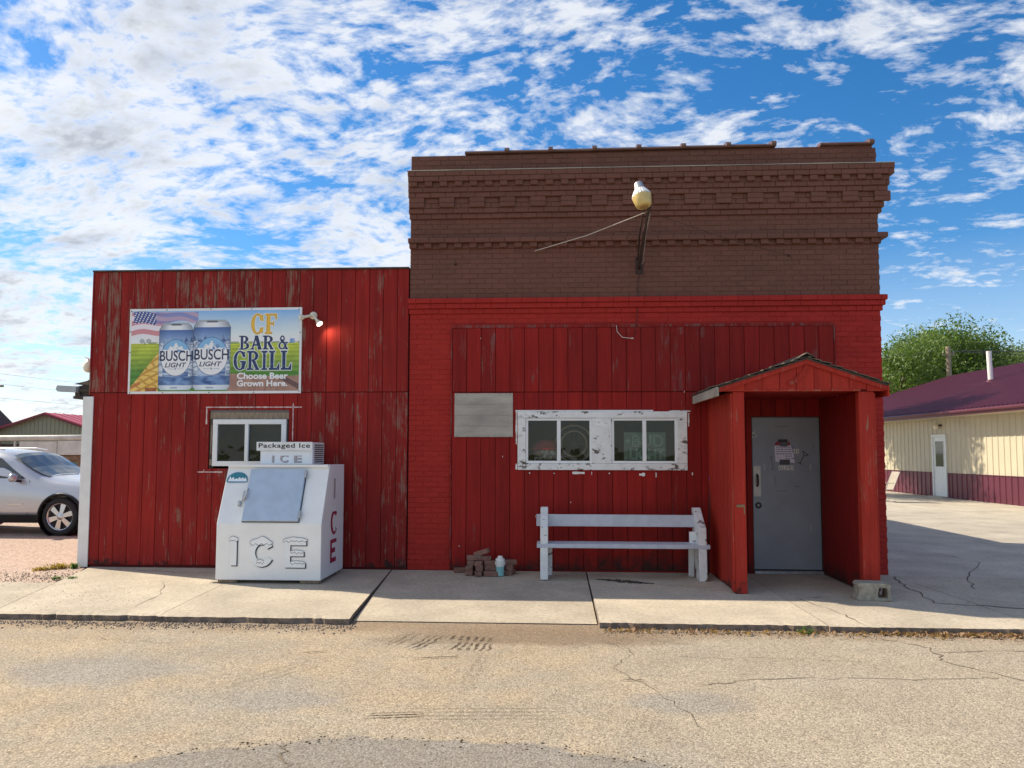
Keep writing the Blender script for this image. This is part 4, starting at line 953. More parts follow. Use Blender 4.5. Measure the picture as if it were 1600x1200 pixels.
        pk = .31+.16*np.abs(ps)+.05*np.abs(np.mod(ps*3+.5, 1)-.5)*2-.02; put(body & inner & (w > pk), S(232, 236, 240)); put(body & inner & (w > pk) & (w < .43) & (ps > .04) & (n4 > .48), S(95, 130, 170)); put(body & inner & (w > pk+.02) & (w < .42) & (ps < -.1) & (n4 > .56), S(150, 175, 200))
        put(body & (w < .03) & (w > .0), S(150, 155, 160)); put(body & (w > .012) & (w < .04) & (np.abs(ps) < .35), S(90, 95, 105))
    # lettering from triangles
    def tri_text(s, u0, u1, v0, v1, col, **kw):
        P, F = text_fit(s, u0, u1, -v1, -v0, **kw)
        for f_ in F:
            for k in range(1, len(f_)-1):
                (ax, ay), (bx, by), (cx_, cy_) = [(P[i][0], -P[i][1]) for i in (f_[0], f_[k], f_[k+1])]
                i0, i1 = max(int(min(ax, bx, cx_)*NX)-1, 0), min(int(max(ax, bx, cx_)*NX)+2, NX); j0, j1 = max(int(min(ay, by, cy_)*NY)-1, 0), min(int(max(ay, by, cy_)*NY)+2, NY)
                if i1 < i0 or j1 < j0: continue
                U = u[j0:j1+1, i0:i1+1]; V = v[j0:j1+1, i0:i1+1]
                e = lambda px, py, qx, qy: (U-px)*(qy-py)-(V-py)*(qx-px)
                e1, e2, e3 = e(ax, ay, bx, by), e(bx, by, cx_, cy_), e(cx_, cy_, ax, ay)
                m = ((e1 >= 0) & (e2 >= 0) & (e3 >= 0)) | ((e1 <= 0) & (e2 <= 0) & (e3 <= 0)); C[j0:j1+1, i0:i1+1][m] = col
    NV = S(20, 30, 70)
    tri_text('BUSCH', .176, .371, .495, .625, NV, bold=.015); tri_text('BUSCH', .381, .585, .480, .612, NV, bold=.015)
    tri_text('LIGHT', .205, .335, .645, .705, NV, shear=.25, bold=.02); tri_text('LIGHT', .410, .545, .633, .693, NV, shear=.25, bold=.02)
    for cx in (.268, .482): put((np.abs(v-.722) < .006) & (np.abs(np.abs(u-cx)-.03) < .018) & (np.mod(u*300, 1) > .35), S(90, 100, 120), .8); put(((u-cx)*AS)**2+(v-.722)**2 < .00018, S(150, 155, 165))
    put((np.abs(v-.957) < .007) & (np.abs(u-.262) < .022) & (np.mod(u*220, 1) > .35), S(60, 75, 110)); put((np.abs(v-.957) < .007) & (np.abs(u-.475) < .022) & (np.mod(u*220, 1) > .35), S(60, 75, 110))
    # slab-serif glyphs drawn from bars and bowls; x,y in 0..1 with y up
    def glyph(ch, x, y):
        r = lambda a, b_, c, d: (x >= a) & (x <= b_) & (y >= c) & (y <= d)
        def ring(cx, cy, rx, ry, th, tv): o = ((x-cx)/rx)**2+((y-cy)/ry)**2 <= 1; return o & ~(((x-cx)/(rx-th))**2+((y-cy)/(ry-tv))**2 <= 1)
        if ch == 'I': return r(.30, .70, 0, 1) | r(.08, .92, 0, .10) | r(.08, .92, .90, 1)
        if ch == 'L': return r(.14, .44, 0, 1) | r(.02, .58, .90, 1) | r(.02, .98, 0, .11) | (r(.70, .98, 0, .38) & (y < (x-.62)*1.1+.02))
        if ch == 'F': return r(.14, .46, 0, 1) | r(.02, .62, 0, .09) | r(.02, .98, .90, 1) | (r(.72, .98, .66, 1) & (y > 1.0-(x-.64)*1.0)) | r(.4, .74, .46, .56) | r(.68, .76, .38, .64)
        if ch == 'B': return r(.14, .40, 0, 1) | r(.0, .5, 0, .10) | r(.0, .5, .90, 1) | (ring(.46, .745, .42, .255, .26, .10) & (x > .42)) | (ring(.46, .27, .52, .27, .28, .10) & (x > .42))
        if ch == 'R': return r(.12, .38, 0, 1) | r(.0, .52, 0, .10) | r(.0, .5, .90, 1) | (ring(.46, .735, .44, .265, .26, .10) & (x > .40)) | ((np.abs(x-(.50+(.52-y)*.68)) < .14) & (y < .52) & (y > 0)) | r(.66, 1.0, 0, .10)
        if ch == 'A': return ((np.abs(x-(.5-(1-y)*.34)) < .075) | (np.abs(x-(.5+(1-y)*.34)) < .15)) & (y <= 1) & (y >= 0) | r(.0, .34, 0, .10) | r(.62, 1.0, 0, .10) | r(.3, .7, .28, .38)
        if ch == 'C': return (ring(.52, .5, .50, .51, .27, .09) & ~((x > .66) & (np.abs(y-.5) < .17))) | r(.82, .94, .64, .95) | r(.82, .94, .06, .30)
        if ch == 'G': return (ring(.52, .5, .50, .51, .26, .09) & ~((x > .60) & (y > .42) & (y < .70))) | r(.66, .92, .06, .44) | r(.54, 1.0, .40, .48) | r(.80, .92, .66, .96)
        if ch == '&': return ring(.42, .76, .24, .24, .13, .10) | (ring(.40, .27, .38, .28, .2, .10)) | ((np.abs(x-(.34+(.74-y)*.80)) < .10) & (y < .72) & (y > 0)) | r(.68, 1.0, 0, .09) | r(.62, 1.0, .44, .53) | ((np.abs(x-(.86-(.5-y)*.5)) < .07) & (y > .12) & (y < .5))
    def word(s, u0, u1, v0, v1, ws, col, halo=None, inl=None):
        tot = sum(ws); x0 = u0
        for ps_ in ((halo, .0035), (None, 0)) if halo is not None else ((None, 0),):
            x0 = u0
            for ch, w in zip(s, ws):
                W_ = (u1-u0)*w/tot*.93
                if ch != ' ':
                    m = np.zeros_like(u, bool)
                    for du, dv in ([(0, 0)] if ps_[1] == 0 else [(ps_[1]*math.cos(k), ps_[1]*AS*math.sin(k)) for k in np.arange(0, 6.28, .8)]): m |= glyph(ch, (u+du-x0)/W_, (v1-v-dv)/(v1-v0))
                    put(m, col if ps_[1] == 0 else halo)
                    if ps_[1] == 0 and inl is not None:
                        mi = glyph(ch, (u+.004-x0)/W_, (v1-v)/(v1-v0)) & glyph(ch, (u-.006-x0)/W_, (v1-v)/(v1-v0)) & glyph(ch, (u-x0)/W_, (v1-v+.012)/(v1-v0)) & glyph(ch, (u-x0)/W_, (v1-v-.012)/(v1-v0)); ed = m & ~mi; put(ed, inl)
                x0 += (u1-u0)*w/tot
    word('CF', .712, .872, .045, .300, (1, .95), S(214, 170, 60), S(240, 225, 190), S(190, 140, 40))
    word('BAR &', .645, .938, .318, .490, (.9, 1, .95, .28, .85), S(18, 42, 78), S(215, 225, 235)); word('GRILL', .612, .962, .505, .745, (1.15, 1.15, .68, 1, 1.0), S(18, 46, 86), S(220, 228, 236))
    put((v > .3) & (v < .76) & (u > .6) & (fbm(160, 80, 1, 21) > .86) & (C[..., 2] < .15) & (C[..., 0] < .02), S(120, 135, 150), .7)
    tri_text('Choose Beer', .636, .936, .775, .855, S(238, 238, 238), bold=.03); tri_text('Grown Here.', .636, .934, .868, .945, S(238, 238, 238), bold=.03)
    return np.clip(C*1.35, 0, .88)
SW, SH = 2.535, 1.235
sg = empty('printed_sign', (-6.08, -.03, 2.465), label='bar and grill banner sign with two blue beer cans, on the red boards', cat='sign'); sg.rotation_euler = (0, R(-.15), 0)
box('panel', 0, SW, -.012, -.0005, 0, SH, pm('white_sign_panel', (.82, .82, .81), .4, var=.04), sg, .002)
NX, NY = 600, 292; Cc = paint_sign(NX, NY); mx, mz = .032, .036
xs_ = mx+(SW-2*mx)*np.arange(NX+1)/NX; zs_ = (SH-mz)-(SH-2*mz)*np.arange(NY+1)/NY
V = np.zeros((NY+1, NX+1, 3)); V[..., 0] = xs_[None, :]; V[..., 1] = -.0135; V[..., 2] = zs_[:, None]
I = np.arange((NY+1)*(NX+1)).reshape(NY+1, NX+1); Fq = np.stack([I[1:, :-1], I[1:, 1:], I[:-1, 1:], I[:-1, :-1]], -1).reshape(-1, 4)
me = bpy.data.meshes.new('print'); me.vertices.add(V.size//3); me.vertices.foreach_set('co', V.ravel()); me.loops.add(Fq.size); me.loops.foreach_set('vertex_index', Fq.ravel())
me.polygons.add(len(Fq)); me.polygons.foreach_set('loop_start', np.arange(0, Fq.size, 4)); me.update(calc_edges=True)
ca = me.color_attributes.new('ink', 'FLOAT_COLOR', 'POINT'); ca.data.foreach_set('color', np.concatenate([Cc, np.ones((NY+1, NX+1, 1))], -1).ravel())
pmt, nt, b = newmat('printed_ink'); setin(nt, b, 'Base Color', nd(nt, 'ShaderNodeAttribute', attribute_name='ink').outputs[0]); setin(nt, b, 'Roughness', .42)
me.materials.append(pmt); inst('print', me, sg)
scr = MB().lathe([(0, .004), (.006, .003), (.008, 0)], 8, Matrix.Rotation(R(90), 4, 'X')).mesh('screw', BLACK)
for x, z in [(.03, .016), (.52, .016), (1.2, .016), (1.85, .016), (.02, .6), (.025, 1.2), (.55, 1.215), (1.2, 1.22), (1.8, 1.22), (2.49, 1.205), (2.515, .87), (2.51, .03), (.02, .9)]: inst('screw', scr, sg, (x, -.0145, z))

# ------------------------------------------------------------------ twin flood lamp
fl = empty('twin_floodlight', (-3.385, -.026, 3.585), label='cream twin floodlight beside the sign with its right bulb lit', cat='lamp')
MB().lathe([(0, .035), (.045, .03), (.055, .015), (.055, 0)], 20, Matrix.Rotation(R(90), 4, 'X')).build('base_plate', CREAM, fl, smooth=True)
def head(dirv, base, lit):
    d_ = Vector(dirv).normalized(); q = d_.to_track_quat('Z', 'Y').to_matrix().to_4x4(); T = Matrix.Translation(base) @ q
    o = MB().lathe([(0, 0), (.019, 0), (.019, .085), (.022, .10), (.030, .11), (.046, .155), (.046, .162)], 16, T).build('lamp_holder', CREAM, fl, smooth=True)
    m_ = MB().lathe([(.046, .162), (.044, .168), (0, .178)], 16, T); m_.build('bulb_face', BULB if lit else pm('frosted_bulb', (.75, .78, .68), .3), o, smooth=True)
    return Vector(base)+d_*.20, d_
MB().lathe([(0, .02), (.022, .012), (.026, 0), (.022, -.012), (0, -.02)], 12, Matrix.Translation((0, -.045, 0))).build('swivel', CREAM, fl, smooth=True)
head((-.85, -.45, -.28), (-.02, -.045, -.005), False); tip, dl = head((.62, -.22, -.75), (.015, -.045, -.012), True)
ld = bpy.data.lights.new('bulb_light', 'SPOT'); ld.energy = 6; ld.color = (1.0, .78, .50); ld.spot_size = R(150); ld.spot_blend = .8; ld.shadow_soft_size = .035
lo = bpy.data.objects.new('bulb_light', ld); COL.objects.link(lo); lo.parent = fl; lo.location = tip; lo.rotation_euler = dl.to_track_quat('-Z', 'Y').to_euler()

# ------------------------------------------------------------------ yard light on its arm
yl = empty('yard_light', (1.25, -.01, 4.22), label='yellowed yard light on a rusty arm high on the brown brick', cat='lamp')
arm = [(0, 0, .0), (-.01, -.10, .02), (-.01, -.25, .10), (.0, -.6, .34), (.02, -.93, .57)]
MB().tube(arm, .022, 10).build('arm', DARKMET, yl, smooth=True)
MB().tube([(-.02, -.01, .12), (-.05, -.45, .32), (-.045, -.86, .55)], .012, 8).build('brace', DARKMET, yl)
m_ = MB(); m_.box(-.05, .05, -.012, .004, -.08, .16, .003); m_.build('wall_plate', DARKMET, yl)
MB().tube([(.0, -.1, .03), (.035, -.12, .05), (.03, -.5, .33), (.05, -.8, .52), (.01, -.92, .60)], .006, 6).build('cable', pm('grey_cable', (.35, .30, .28), .6), yl)
T = Matrix.Translation((-.05, -.98, .56)) @ Matrix.Rotation(R(-11), 4, 'Y') @ Matrix.Rotation(R(-12), 4, 'X')
o = MB().lathe([(0, .355), (.035, .355), (.05, .345), (.055, .33), (.068, .262), (.072, .255), (.072, .245)], 20, T).build('ballast_housing', STEEL, yl, smooth=True)
m_ = MB(); prof = [(.072, .245), (.085, .23), (.118, .165), (.122, .145)]; n = 40; vv = []; ff = []
for k in range(n):
    a = 2*math.pi*k/n; kk = 1+(.03 if k % 2 else -.02)
    for r0, z0 in prof: vv.append(T @ Vector((r0*kk*math.cos(a), r0*kk*math.sin(a), z0)))
for k in range(n):
    for i in range(3): ff.append((k*4+i, ((k+1) % n)*4+i, ((k+1) % n)*4+i+1, k*4+i+1))
m_.add(vv, ff); m_.build('ribbed_reflector', WPAINT, yl)
MB().lathe([(.122, .145), (.124, .135), (.100, .02), (.085, .0), (.05, -.006), (0, -.006)], 24, T).build('globe', pm('yellowed_acrylic', (.66, .49, .18), .35, var=.12, scale=14), yl, smooth=True)
MB().lathe([(.055, -.0075), (.045, -.011), (0, -.010)], 16, T).build('globe_base', pm('amber_stain', (.40, .26, .10), .5), yl, smooth=True)
m_ = MB(); m_.tube([(-.02, -.86, .52), (-.75, -.42, .36), (-1.47, .0, .27)], .006, 6); m_.build('guy_wire', pm('pale_rope', (.55, .48, .42), .7), yl)
m_ = MB(); m_.tube([(.02, -.88, .52), (1.0, -.45, .32), (2.07, .0, .16)], .0035, 5); m_.build('guy_wire', DARKMET, yl)
for x, z in ((-2.6, .09), (2.07, .16)): MB().lathe([(0, .03), (.012, .02), (.02, 0)], 8, Matrix.Translation((x, .004, z)) @ Matrix.Rotation(R(90), 4, 'X')).build('anchor', DARKMET, yl)
wc = empty('wall_cable', (1.25, -.02, 4.12), label='thin dark cable hanging down the red brick with a pale loose end', cat='cable')
MB().tube([(0, .0, 0), (-.02, -.005, -.1), (-.03, -.008, -.5), (-.06, -.05, -.75), (-.08, -.035, -.86)], .0045, 5).build('dark_cable', BLACK, wc)
MB().tube([(-.33, -.03, -.71), (-.32, -.035, -.80), (-.25, -.04, -.88), (-.13, -.04, -.895)], .005, 5).build('loose_end', pm('pale_cable', (.62, .52, .47), .6), wc)
MB().lathe([(0, .04), (.010, .03), (.012, 0), (0, 0)], 8, Matrix.Translation((-.13, -.04, -.895)) @ Matrix.Rotation(R(90), 4, 'Y')).build('plug', pm('pale_plug', (.6, .5, .45), .6), wc)

# ------------------------------------------------------------------ ice freezer
fz = empty('ice_freezer', (-3.515, -.70, 0), label='white sloped-front ice freezer box on the walk under the annex window', cat='freezer')
def WF(m_, name, mat, par=None, **k):
    m_.v = [(x+3.515, y+.70, z) for x, y, z in m_.v]; return m_.build(name, mat, par or fz, **k)
FX0, FX1 = -4.185, -2.85
side_prof = [(-1.20, .045), (-1.20, .74), (-.90, 1.435), (-.90, 1.468), (-.22, 1.468), (-.22, .045)]
bodym = MB().prism(side_prof, FX0, FX1, 'x'); body = WF(bodym, 'cabinet', FRZ)
bv = body.modifiers.new('b', 'BEVEL'); bv.width = .008; bv.segments = 2
WF(MB().box(FX0+.012, FX1-.012, -.93, -.87, 1.44, 1.476, .004), 'top_lip', FRZ)
for x, y in ((-4.05, -1.1), (-3.0, -1.1), (-4.05, -.32), (-3.0, -.32)): WF(MB().box(x-.12, x+.12, y-.06, y+.06, 0.003, .044, .004), 'foot_block', RAWWOOD)
def TS(h): # slanted front: (x, s in metres up the slope) -> point
    dy, dz = .30/.757, .695/.757; ny, nz = -dz, dy
    return lambda x, s: (x+3.515, -1.20+dy*s+ny*h+.70, .74+dz*s+nz*h)
def slantbox(name, x0, x1, s0, s1, h0, h1, mat, par=fz, bev=.004):
    m_ = MB().box(x0, x1, h0, h1, s0, s1, bev); m_.v = [TS(h)(x, s) for x, h, s in m_.v]; return m_.build(name, mat, par)
slantbox('door', -3.86, -3.14, .025, .715, .002, .045, FDOOR)
slantbox('door_gasket', -3.868, -3.132, .017, .723, .0005, .012, BLACK)
for s in (.06, .60): slantbox('hinge', -3.150, -3.115, s, s+.10, .03, .062, STEEL)
h = slantbox('latch', -3.905, -3.835, .30, .42, .01, .05, STEEL); m_ = MB().tube([(-3.87, .05, .31), (-3.845, .085, .33), (-3.835, .085, .43), (-3.85, .05, .45)], .009, 8); m_.v = [TS(hh)(x, s) for x, hh, s in m_.v]; m_.build('latch_handle', STEEL, fz)
slantbox('padlock', -3.955, -3.915, .225, .30, .003, .03, STEEL)
arc = [(-4.03+.135*math.cos(a), .585+.105*math.sin(a)) for a in [math.pi*k/14 for k in range(15)]]+[(-4.17, .555), (-3.895, .555)]
poly_on('logo', [arc], TEAL, fz, TS(.0085)); r_ = random.Random(6)
pk = [(-4.15, .56)]+[(-4.15+.25*k/12, .575+(.055 if k % 2 else .02)*r_.uniform(.5, 1.3)) for k in range(1, 12)]+[(-3.90, .56)]
poly_on('logo_mountains', [pk], FRZSNOW, fz, TS(.0095)); poly_on('logo_stream', [[(-4.16, .562), (-3.90, .562), (-3.91, .548), (-4.15, .545)]], pm('logo_blue', (.05, .25, .45), .5), fz, TS(.0105))
# snowy lettering on the front
def lay(polys, h, mat, name): poly_on(name, polys, mat, fz, lambda x, z: (x+3.515, -1.20-.008-h+.70, z))
def arcband(cx, cz, rx, rz, tx, tz, a0, a1, n=22):
    o = [(cx+rx*math.cos(a0+(a1-a0)*k/n), cz+rz*math.sin(a0+(a1-a0)*k/n)) for k in range(n+1)]; i_ = [(cx+(rx-tx)*math.cos(a0+(a1-a0)*k/n), cz+(rz-tz)*math.sin(a0+(a1-a0)*k/n)) for k in range(n+1)]
    return [[o[k], o[k+1], i_[k+1], i_[k]] for k in range(n)]
def sh(polys, dx, dz): return [[(x+dx, z+dz) for x, z in p] for p in polys]
Il = [[(-3.995, .225), (-3.915, .225), (-3.915, .545), (-3.995, .545)]]
Cl = arcband(-3.60, .385, .155, .175, .075, .075, R(28), R(332))
El = [[(-3.305, .205), (-3.235, .205), (-3.235, .545), (-3.305, .545)]]+[[(-3.235, a), (b_, a), (b_, a+.065), (-3.235, a+.065)] for a, b_ in ((.205, -3.045), (.345, -3.065), (.480, -3.035))]
for pl in (Il, Cl, El):
    lay(sh(pl, .014, -.011), .0006, NAVY, 'letter_shadow'); lay(pl, .0014, FRZSNOW, 'letter')
def snow(x0, x1, z, hgt, n, seed, name='snow_cap'):
    r_ = random.Random(seed); top = [(x0+(x1-x0)*k/n, z+hgt*math.sin(math.pi*(k+.4)/(n+.8))*r_.uniform(.8, 1.15)) for k in range(n+1)]
    bot = [(x1-(x1-x0)*k/n, z-(.022 if k % 2 else .004)*r_.uniform(.6, 1.4)) for k in range(n+1)]
    P = top[::-1]+bot[::-1]; cx = (x0+x1)/2
    lay([[((x-cx)*1.02+cx, zz+(.004 if i <= n else -.006)) for i, (x, zz) in enumerate(P)]], .0022, NAVY, name+'_outline'); lay([P], .0030, FRZSNOW, name)
snow(-4.015, -3.900, .545, .040, 5, 1); snow(-3.745, -3.465, .505, .075, 8, 2); snow(-3.325, -3.020, .545, .035, 9, 3); snow(-3.66, -3.57, .275, .03, 5, 4); snow(-3.235, -3.07, .405, .014, 6, 5); snow(-3.235, -3.05, .272, .018, 6, 6)
# crimson lettering down the right side
def layS(polys, h, mat, name): poly_on(name, polys, mat, fz, lambda y, z: (FX1+.008+h+3.515-.0065, y+.70, z))
def side_letters():
    layS([[(-.70, 1.03), (-.635, 1.03), (-.635, 1.31), (-.70, 1.31)]], .0006, NAVY, 'side_letter_shadow'); layS([[(-.705, 1.035), (-.655, 1.035), (-.655, 1.31), (-.705, 1.31)]], .0014, pm('faded_pink_print', (.55, .40, .40), .5), 'side_letter')
    layS([[(-.715, 1.29), (-.63, 1.29), (-.64, 1.35), (-.70, 1.35)]], .002, FRZSNOW, 'side_snow')
    cb = arcband(-.66, .72, .155, .165, .075, .06, R(40), R(320)); layS(cb, .0008, CRIM, 'side_letter'); layS([[(-.78, .86), (-.55, .86), (-.57, .92), (-.66, .935), (-.75, .91)]], .0016, FRZSNOW, 'side_snow'); layS([[(-.70, .60), (-.60, .60), (-.61, .64), (-.69, .645)]], .0016, FRZSNOW, 'side_snow')
    E = [[(-.82, .20), (-.75, .20), (-.75, .51), (-.82, .51)]]+[[(-.75, a), (b_, a), (b_, a+.06), (-.75, a+.06)] for a, b_ in ((.20, -.56), (.325, -.60), (.45, -.55))]
    layS(E, .0008, CRIM, 'side_letter'); layS([[(-.83, .50), (-.54, .50), (-.55, .535), (-.68, .545), (-.81, .53)]], .0016, FRZSNOW, 'side_snow'); layS([[(-.73, .26), (-.60, .26), (-.62, .285), (-.72, .29)]], .0016, FRZSNOW, 'side_snow')
side_letters()
# header box
hd = WF(MB().box(-3.83, -3.13, -.74, -.25, 1.4765, 1.765, .005), 'header_box', FRZ)
WF(MB().box(-3.875, -3.125, -.765, -.7405, 1.655, 1.77, .004), 'header_sign', pm('header_white', (.80, .80, .78), .4), hd)
m_ = MB()
for k in range(9): z = 1.50+k*.028; m_.box(FX1-.283, FX1-.272, -.66, -.30, z, z+.012)
WF(m_, 'louvre_slots', BLACK, hd)
mt = text_on('header_lettering', 'Packaged Ice', -3.845+3.515, -3.155+3.515, 1.675, 1.752, 0, BLACKTAPE, hd, lambda x, z: (x, -.7665+.70, z), bold=.018, spacing=1.08)
WF(MB().box(-3.80, -3.16, -.7435, -.7412, 1.485, 1.645), 'lower_header_panel', FRZSNOW, hd)
for ch, a, b_ in (('I', -3.67, -3.645), ('C', -3.565, -3.455), ('E', -3.375, -3.275)):
    for o_, mm, yy in (((.006, -.004), NAVY, -.7442), ((0, 0), pm('grey_ice_letter', (.50, .42, .42), .5), -.7450)):
        text_on('small_letter', ch, a+o_[0]+3.515, b_+o_[0]+3.515, 1.50+o_[1], 1.605+o_[1], 0, mm, hd, lambda x, z, yy=yy: (x, yy+.70, z), bold=.03)
    poly_on('small_snow', [[(a-.008+3.515, 1.59), (b_+.008+3.515, 1.59), (b_+.004+3.515, 1.615), (a+3.515, 1.615)]], FRZSNOW, hd, lambda x, z: (x, -.7458+.70, z))

# ------------------------------------------------------------------ bench
bn = empty('bench', (.93, -.45, 0), label='white and grey painted plank bench against the red wall', cat='bench')
def WB(m_, name, mat, **k):
    m_.v = [(x-.93, y+.45, z) for x, y, z in m_.v]; return m_.build(name, mat, bn, **k)
sp = [(-.68, .0), (-.25, .0), (-.20, .90), (-.32, .90), (-.66, .66)]
sp2 = [(-.68, .0), (-.60, .0), (-.30, .40), (-.25, .4), (-.20, .90), (-.32, .90), (-.66, .66)]
sp = [(-.70, 0), (-.48, 0), (-.30, .28), (-.20, .90), (-.31, .905), (-.66, .66)]
for x0, x1 in ((-.135, -.035), (1.895, 1.995)):
    o = WB(MB().prism(sp, x0, x1, 'x'), 'side_board', BENCHW); bv = o.modifiers.new('b', 'BEVEL'); bv.width = .006
WB(MB().box(-.19, 1.925, -.385, -.335, .655, .812, .005), 'back_plank', BENCHG)
WB(MB().box(-.18, 2.04, -.68, -.36, .405, .458, .005), 'seat_plank', BENCHG)
WB(MB().box(1.82, 1.90, -.46, -.40, .43, .60, .006), 'arm_cleat', BENCHW); WB(MB().box(1.83, 1.90, -.33, -.27, .0, .414, .005), 'back_leg', BENCHW); WB(MB().box(-.04, .02, -.33, -.27, .0, .414, .005), 'back_leg', BENCHW)

# ------------------------------------------------------------------ loose bricks, jug, block, stick
lbm = MB().box(-.10, .10, -.048, .048, 0, .060, .006); 
for i in range(len(lbm.v)):
    x, y, z = lbm.v[i]; lbm.v[i] = (x+rnd.gauss(0, .0025), y+rnd.gauss(0, .0025), z+rnd.gauss(0, .0015))
lbm = lbm.mesh('loose_brick', RAWBRICK, recalc=False)
hb = MB().box(-.05, .05, -.09, .09, 0, .062, .006).mesh('loose_brick_end', RAWBRICK, recalc=False)
pile = [(-1.075, -.33, .0, 1.45, 0, 0, 'lowest brick at the left end of the loose pile'), (-1.080, -.32, .0625, 1.5, 0, 0, 'second brick up at the left end of the loose pile'), (-1.072, -.31, .125, 1.62, 0, 0, 'third brick up at the left end of the loose pile'),
    (-.955, -.38, .0, 1.52, 0, 0, 'lowest brick of the second column in the loose pile'), (-.950, -.37, .0625, 1.60, 0, 0, 'second brick of the second column in the loose pile'), (-.957, -.36, .125, 1.5, 0, 0, 'third brick of the second column in the loose pile'),
    (-.79, -.42, .0, .03, 0, 0, 'front bottom brick lying flat beside the white jug'), (-.785, -.30, .0, .02, 0, 0, 'rear bottom brick hidden behind the flat front brick'), (-.785, -.33, .0635, -.02, 0, 0, 'second flat brick of the column beside the jug'), (-.79, -.32, .127, .04, 0, 0, 'third flat brick of the column beside the jug'),
    (-.90, -.32, .190, .05, 0, .05, 'large dark brick bridging the top of the loose pile'), (-.92, -.30, .262, -.25, .0, -.32, 'tilted brick crowning the top of the loose pile'), (-1.03, -.30, .19, .1, 0, .0, 'brick on the upper left shoulder of the loose pile'),
    (-.545, -.28, .0, 1.3, 0, 0, 'lowest brick standing right of the white jug'), (-.55, -.26, .063, 1.5, 0, 0, 'middle brick right of the white jug'), (-.56, -.25, .126, .2, 0, 0, 'top brick right of the white jug'), (-1.22, -.16, .0, .2, 0, 0, 'dark brick against the wall at the far left of the pile')]
for (x, y, z, rz, rx, ry, lab) in pile: tag(inst('loose_brick', lbm, None, (x, y, z+.0005), (rx, ry, rz)), lab, 'brick', 'loose bricks heaped against the wall')
jg = empty('water_jug', (-.672, -.42, 0), label='white lidded jug with teal base beside the loose bricks', cat='jug')
MB().lathe([(0, .0), (.045, 0), (.050, .01), (.056, .125)], 20).build('teal_base', pm('teal_plastic', (.25, .52, .52), .4), jg, smooth=True)
MB().lathe([(.056, .125), (.060, .16), (.062, .20), (.060, .225), (.05, .232), (0, .232)], 20).build('body', pm('jug_white', (.74, .72, .66), .45), jg, smooth=True)
MB().lathe([(0, .262), (.030, .262), (.034, .255), (.034, .2325)], 18).build('lid', pm('lid_white', (.76, .74, .69), .45), jg, smooth=True)
MB().tube([(-.062, 0, .185), (-.068, -.01, .15), (0, -.066, .135), (.068, -.01, .15), (.062, 0, .185)], .0035, 6).build('handle', WPAINT, jg)
cbk = empty('concrete_block', (3.60, -1.72, 0), -.12, label='small hollow concrete block on the walk before the right porch post', cat='block')
m_ = MB(); wall_holes(m_, -.185, .185, .0, .195, -.10, .10, [(.045, .145, .035, .15)])
m_.v = [(x*(1.0+.05*(1-z/.195)) if z < .1 else x*(.93 if z > .17 else 1.0), y, z) for x, y, z in m_.v]
bm_ = MB(); bm_.prism([(-.19, 0), (.19, 0), (.185, .025), (.165, .06), (.165, .145), (.18, .165), (.155, .195), (-.155, .195), (-.18, .165), (-.165, .145), (-.165, .06), (-.185, .025)], -.11, .11, 'y')
core = bm_.build('block_body', BLOCKM, cbk); cut = MB().prism([(.04, .035), (.135, .035), (.14, .09), (.13, .145), (.05, .145), (.035, .09)], -.2, .2, 'y').build('cutter', BLOCKM, cbk)
bo = core.modifiers.new('c', 'BOOLEAN'); bo.object = cut; bo.operation = 'DIFFERENCE'; bo.solver = 'EXACT'
dg = bpy.context.evaluated_depsgraph_get(); newme = bpy.data.meshes.new_from_object(core.evaluated_get(dg)); core.modifiers.clear(); core.data = newme; bpy.data.objects.remove(cut)
bv = core.modifiers.new('b', 'BEVEL'); bv.width = .008; bv.segments = 2
stk = empty('leaning_stick', (2.10, -.12, 0), label='thin dark stick with blue tip leaning in the corner by the porch', cat='stick')
MB().tube([(.0, -.10, .0), (.075, .045, 1.26)], .009, 8).build('shaft', DARKMET, stk); MB().tube([(.075, .045, 1.262), (.081, .056, 1.36)], .015, 8).build('grip', pm('blue_plastic', (.04, .10, .42), .45), stk)

# ------------------------------------------------------------------ maroon and tan metal building, right
rbd = empty('metal_building', (14.5, 13.0, 0), R(1.4), label='tan and maroon metal building with maroon roof behind the apron', cat='building')
DR = (4.30, 5.25, .02, 2.30)   # door hole along the wall (local y)
ya, yb_ = -7.0, 17.2
def ribpanel(parent, name, y0, y1, z0, z1, mat, pitchr=.30):
    """steel sheet on a wall facing -x, ribs along z"""
    m_ = MB(); pr = []; y = y0
    while y < y1-.001:
        e = min(y+pitchr, y1); pr += [(y, 0)]
        if e-y > .12: pr += [(e-.085, 0), (e-.065, -.022), (e-.03, -.022), (e-.012, 0)]
        y = e
    pr.append((y1, 0))
    for (a, xa), (b_, xb) in zip(pr[:-1], pr[1:]): m_.quad((xa, a, z0), (xb, b_, z0), (xb, b_, z1), (xa, a, z1))
    return m_.build(name, mat, parent, recalc=False)
y = ya
while y < yb_-.01:
    e = min(y+.9, yb_)
    for (a, b_, c, d) in cut_rects((y, e, .90, 2.98), [DR]): ribpanel(rbd, 'wall_panel', a, b_, c, d, TANPAN)
    for (a, b_, c, d) in cut_rects((y, e, .0, .885), [DR]): ribpanel(rbd, 'wainscot_panel', a, b_, c, d, MAROON)
    y = e
box('trim_strip', -.03, .0, ya, DR[0]-.02, .882, .905, MAROON, rbd, .002); box('trim_strip', -.03, .0, DR[1]+.02, yb_, .882, .905, MAROON, rbd, .002)
m_ = MB(); m_.box(.03, 15.5, ya, yb_, -.1, 2.95); m_.prism([(.03, 2.951), (15.5, 2.951), (7.75, 5.4)], ya+.02, yb_-.02, 'y'); m_.build('shell', TANPAN, rbd)
pitchA = .318; ov = .80; ze = 3.08
